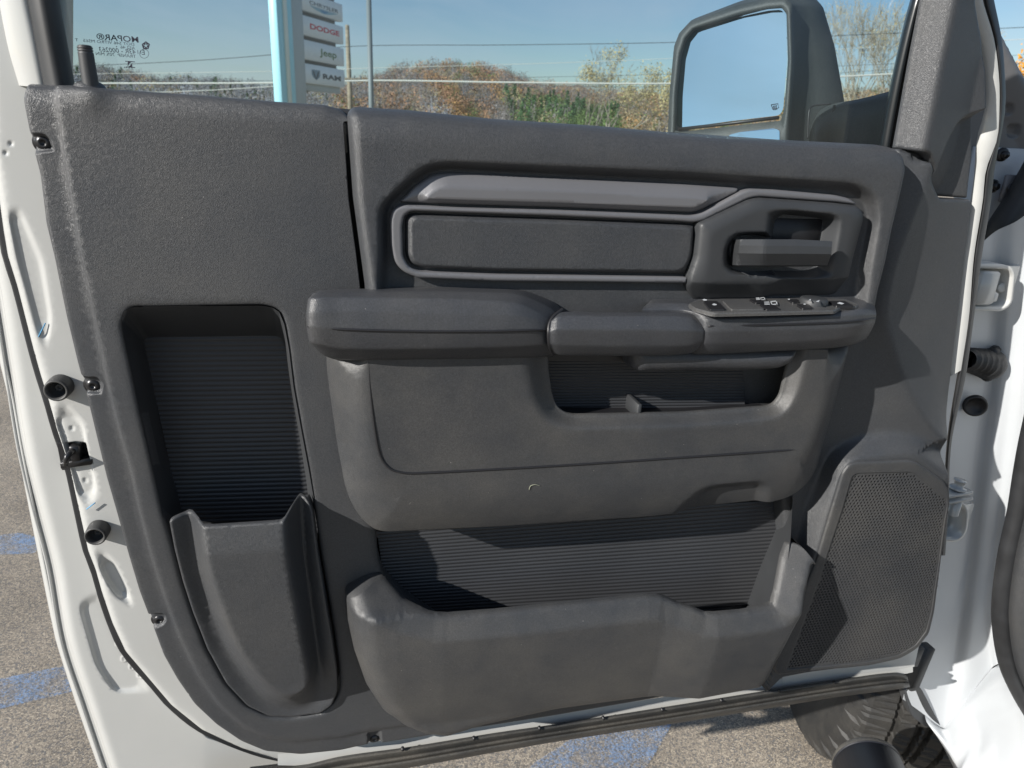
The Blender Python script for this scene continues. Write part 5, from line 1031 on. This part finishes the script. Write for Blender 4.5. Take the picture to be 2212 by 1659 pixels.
# overhead wires
wl = plain('wire_pale', (.55, .54, .48), .5); wd = plain('wire_dark', (.05, .06, .06), .6)
for i, (pts, r_, m, lab) in enumerate((([(-60, 150), (157, 143), (400, 132), (590, 118), (760, 100), (1100, 97), (1475, 91), (1810, 77), (1950, 71), (2300, 55)], .016, wd, 'highest dark overhead wire crossing the sky'),
        ([(-60, 162), (157, 160), (590, 154), (807, 147), (1200, 136), (1454, 126), (1810, 106), (2300, 80)], .011, wl, 'thin overhead wire just under the highest one'),
        ([(-60, 178), (217, 176), (600, 174), (870, 171), (1200, 166), (1475, 159), (1850, 141), (1935, 137), (2300, 112)], .009, wd, 'fine wire just above the thick bundled cable'),
        ([(-60, 180), (217, 180), (600, 179), (811, 174), (1100, 178), (1475, 180), (1825, 165), (1931, 160), (2300, 150)], .042, wl, 'thick pale bundled cable low across the view'),
        ([(-60, 204), (237, 202), (450, 195), (600, 186)], .018, wl, 'lowest wire at the left near the window sill'),
        ([(811, 178), (1100, 184), (1475, 186), (1822, 157), (1934, 150), (2300, 135)], .010, wd, 'thin wire hugging the underside of the thick cable'))):
    P0 = W(*pts[len(pts)//2], 34); q = crom([W(x, y, 34)-P0 for x, y in pts], 60); o = mk('overhead_wire', *tubes([(q, r_)], 6), m); o.location = [float(c) for c in P0]
    tag(o, lab, 'wire', 'overhead wires')

# vegetation
def leafmat(name, c, sub=.25):
    m, nt, b = newmat(name); tc = N(nt, 'ShaderNodeTexCoord'); n_ = N(nt, 'ShaderNodeTexNoise', Scale=.09, Detail=3); L(nt, tc.outputs['Object'], n_.inputs['Vector'])
    mr = N(nt, 'ShaderNodeMapRange'); mr.inputs[1].default_value = .35; mr.inputs[2].default_value = .65; mr.inputs[3].default_value = .55; mr.inputs[4].default_value = 1.4; L(nt, n_.outputs[0], mr.inputs[0])
    mx = N(nt, 'ShaderNodeMix', data_type='RGBA', blend_type='MULTIPLY'); mx.inputs[0].default_value = 1; mx.inputs[6].default_value = rgb(c); L(nt, mr.outputs[0], mx.inputs[7]); L(nt, mx.outputs[2], b.inputs['Base Color'])
    b.inputs['Roughness'].default_value = .8; b.inputs['Specular IOR Level'].default_value = .2; return m
LM = [leafmat('bare_twig_grey', (.19, .165, .155)), leafmat('rust_leaves', (.31, .17, .10)), leafmat('orange_leaves', (.38, .21, .085)), leafmat('tan_leaves', (.27, .21, .12)), leafmat('green_leaves', (.10, .15, .045)), leafmat('dark_conifer', (.05, .10, .04)), leafmat('yellow_leaves', (.27, .23, .10))]
LM += [leafmat('hazy_blue_woods', (.19, .195, .215))]  # blue-grey haze of distance put into the leaf colour
def leafquads(cen, n, rad, sz, gen, shape=1.):
    out = []
    p = gen.normal(size=(n, 3)); p /= np.linalg.norm(p, axis=1)[:, None]; p *= (gen.random((n, 1))**.45); p *= np.array(rad)
    p += cen; a = gen.normal(size=(n, 3)); a /= np.linalg.norm(a, axis=1)[:, None]; b = np.cross(a, gen.normal(size=(n, 3))); b /= np.linalg.norm(b, axis=1)[:, None]
    s = sz*(.6+.8*gen.random((n, 1))); return np.stack([p-a*s, p+b*s*.7, p+a*s, p-b*s*.7], 1)
# hills: ground sheet rising to a traced skyline, with the wood standing on it
def hill(name, sky, d0, d1, nx, ny, bottom, drop):
    px = np.array([s_[0] for s_ in sky]); py = np.array([s_[1] for s_ in sky]); V = []
    for j in range(ny):
        t = j/(ny-1)
        for i in range(nx):
            x = px[0]+(px[-1]-px[0])*i/(nx-1); ys = np.interp(x, px, py)+drop; tp_ = W(x, ys, d1); bt_ = W(x, 330, d0); z = tp_[2]*(t**1.3); c = bt_+(tp_-bt_)*t; V.append((c[0], c[1], z-.3*(1-t)))
    for i in range(nx): q = V[(ny-1)*nx+i]; V.append((q[0], q[1]+80, 0))
    Fc = [(j*nx+i, j*nx+i+1, (j+1)*nx+i+1, (j+1)*nx+i) for j in range(ny) for i in range(nx-1)]
    o = mk(name, V, Fc, leafmat(name+'_floor', (.13, .10, .075))); tag(o, kind='structure'); return np.array(V[:nx*ny]).reshape(ny, nx, 3)
skyA = [(-500, 120), (60, 128), (157, 132), (217, 130), (240, 142), (300, 149), (360, 162), (417, 159), (483, 164), (533, 172), (597, 180), (700, 184), (760, 172), (787, 154), (837, 138), (881, 130), (911, 124), (971, 124), (1037, 122), (1057, 130), (1104, 148), (1154, 167), (1204, 169), (1270, 177), (1404, 187), (1447, 203), (1600, 205), (1850, 180), (2300, 150), (2900, 120)]
GR = hill('hill', skyA, 120, 330, 120, 26, 330, 33)
def wood():
    gen = np.random.default_rng(11); V = []; mi = []
    ny, nx, _ = GR.shape; Fn = 0; quads = []
    N_ = 6500
    for k in range(N_):
        t = gen.random()**.8; u = gen.random(); j = t*(ny-1.001); i = u*(nx-1.001); j0, i0 = int(j), int(i); fj, fi = j-j0, i-i0
        p = (GR[j0, i0]*(1-fj)*(1-fi)+GR[j0+1, i0]*fj*(1-fi)+GR[j0, i0+1]*(1-fj)*fi+GR[j0+1, i0+1]*fj*fi)
        d = p-CP; z_ = d@F0; x = 1106+(d@XR)/z_*FPX
        if x < 100 or x > 2330: continue
        nz_ = math.sin(x*.019+1.3)+math.sin(x*.051+t*7)+.7*math.sin(x*.11-t*11)
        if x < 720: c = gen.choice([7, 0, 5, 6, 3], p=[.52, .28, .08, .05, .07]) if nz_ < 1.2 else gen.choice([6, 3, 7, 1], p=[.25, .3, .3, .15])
        elif x < 1090: c = gen.choice([0, 7, 1, 3], p=[.5, .1, .25, .15]) if nz_ < .6 else gen.choice([1, 2, 3, 4], p=[.5, .22, .18, .1])
        elif x < 1330: c = gen.choice([0, 5, 4, 3], p=[.08, .42, .38, .12]) if t < .5 else gen.choice([0, 1, 3, 2], p=[.5, .22, .2, .08])
        else: c = gen.choice([0, 3, 2, 4, 1], p=[.25, .38, .15, .12, .1])
        s = (3.7 if t > .4 else 3.0)*(.7+.6*gen.random()); h_ = s*1.0
        if c in (0, 7) and True:
            n_ = 90
            q = leafquads(p+np.array([0, 0, s*.9]), n_, (s*.5, s*.5, s*.85), s*.045, gen)
            # upright streaks for leafless trees
            m_ = 7; b_ = p+np.c_[gen.normal(size=(m_, 2))*s*.22, np.zeros(m_)]; tt = b_+np.c_[gen.normal(size=(m_, 2))*s*.3, s*(1.0+.5*gen.random(m_))]; w_ = np.array([.022*s, 0, 0])
            q = np.concatenate([q, np.stack([b_-w_, b_+w_, tt+w_*.3, tt-w_*.3], 1)])
        elif c == 5: q = np.concatenate([leafquads(p+np.array([0, 0, s*(.3+.28*v)]), 60, (s*.42*(1-v*.2), s*.42*(1-v*.2), s*.2), s*.05, gen) for v in range(5)])
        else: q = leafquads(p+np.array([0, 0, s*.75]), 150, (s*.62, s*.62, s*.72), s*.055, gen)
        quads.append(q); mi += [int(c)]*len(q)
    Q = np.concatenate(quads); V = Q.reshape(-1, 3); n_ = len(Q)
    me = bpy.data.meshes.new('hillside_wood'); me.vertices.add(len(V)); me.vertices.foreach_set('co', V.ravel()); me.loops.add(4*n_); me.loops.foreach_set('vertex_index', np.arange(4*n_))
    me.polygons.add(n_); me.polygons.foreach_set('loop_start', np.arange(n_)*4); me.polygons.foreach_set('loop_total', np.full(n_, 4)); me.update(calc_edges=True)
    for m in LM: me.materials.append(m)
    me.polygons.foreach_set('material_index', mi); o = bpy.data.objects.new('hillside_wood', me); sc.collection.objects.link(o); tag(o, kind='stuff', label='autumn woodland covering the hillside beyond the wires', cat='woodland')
wood()
def tree(name, label, px, topy, dist_, spread, leafm, nl, lsz, seed, group=None, bark=(.20, .17, .13), trunks=1, depth=5, gnarl=.35, leafband=.45):
    gen = random.Random(seed); base = level(W(px, 300, dist_)); H = W(px, topy, dist_)[2]
    paths = []; tips = []
    def grow(p, d, l, r, lev):
        pts = [p]; rr = [r]
        for s in range(3):
            d = (d+Vector((gen.gauss(0, .12), gen.gauss(0, .12), gen.gauss(.03, .06)))).normalized(); p = p+d*l/3; pts.append(p); rr.append(r*(1-.14*(s+1)))
        paths.append((pts, rr)); 
        if lev >= 2: tips.extend(pts[1:])
        if lev < depth:
            for c in range(gen.choice([2, 3, 3]) if lev < 3 else gen.choice([2, 3, 4])):
                ax = Vector((gen.gauss(0, 1), gen.gauss(0, 1), gen.gauss(0, .3))).normalized(); nd = (d+ax*gnarl*gen.uniform(.6, 1.3)*spread).normalized(); q = pts[gen.choice([2, 3, 3])]
                grow(q, nd, l*gen.uniform(.62, .82), rr[-1]*gen.uniform(.5, .72), lev+1)
    for k in range(trunks):
        a = Vector((gen.uniform(-.25, .25)*spread*(trunks > 1), gen.uniform(-.15, .15), 1)).normalized(); grow(Vector((gen.uniform(-.3, .3)*(trunks > 1), gen.uniform(-.3, .3)*(trunks > 1), 0)), a, 1., .045, 0)
    zt_ = max(p.z for ps, _ in paths for p in ps); k = H/zt_
    paths = [([p*k for p in ps], [max(.004*H/6, q*k) for q in rs_]) for ps, rs_ in paths]
    t = thing(name, label, 'tree', base, 0, group)
    mk('trunk', *tubes(paths[:1] if False else paths, 5), plain(name+'_bark', bark, .9, vary=.3, vscale=2), t)
    if nl:
        g2 = np.random.default_rng(seed); T_ = np.array([tuple(p*k) for p in tips]); T_ = T_[T_[:, 2] > H*(1-leafband)*.6]; s_ = T_[g2.integers(0, len(T_), nl)]+g2.normal(size=(nl, 3))*H*.025
        a = g2.normal(size=(nl, 3)); a /= np.linalg.norm(a, axis=1)[:, None]; b = np.cross(a, g2.normal(size=(nl, 3))); b /= np.linalg.norm(b, axis=1)[:, None]; z = lsz*(.6+.8*g2.random((nl, 1)))
        Q = np.stack([s_-a*z, s_+b*z*.6, s_+a*z, s_-b*z*.6], 1).reshape(-1, 3); mk('crown', Q.tolist(), [(4*i, 4*i+1, 4*i+2, 4*i+3) for i in range(nl)], leafm, t, smooth=False)
    return t
tl = leafmat('pale_tan_leaves', (.42, .35, .17)); ol = leafmat('bright_orange_leaves', (.55, .26, .03))
tree('deciduous_tree', 'spreading tree with thinning pale tan leaves left of the mirror', 1318, 98, 40, 1.0, tl, 5200, .05, 4, trunks=3, gnarl=.55, leafband=.75)
tree('bare_tree', 'bare leaning tree with no leaves behind the pale tan tree', 1275, 100, 46, .8, None, 0, 0, 9, 'bare trees', (.22, .19, .15), trunks=2)
for i, (x, ty_, d, lb) in enumerate(((1822, 8, 36, 'tall bare tree just right of the mirror housing'), (1868, -20, 38, 'tall bare tree between the mirror and the window channel'), (1915, -5, 35, 'tall bare tree beside the front window channel'), (1955, -30, 37, 'tall bare tree half hidden by the front window channel'))):
    tree('bare_tree', lb, x, ty_, d, .6, tl, 500, .035, 21+i, 'bare trees', (.30, .26, .19), trunks=3, gnarl=.4)
tree('autumn_tree', 'bright orange autumn tree at the far right edge', 2222, 20, 30, 1.2, ol, 9000, .075, 33, trunks=2, gnarl=.6, leafband=.9)
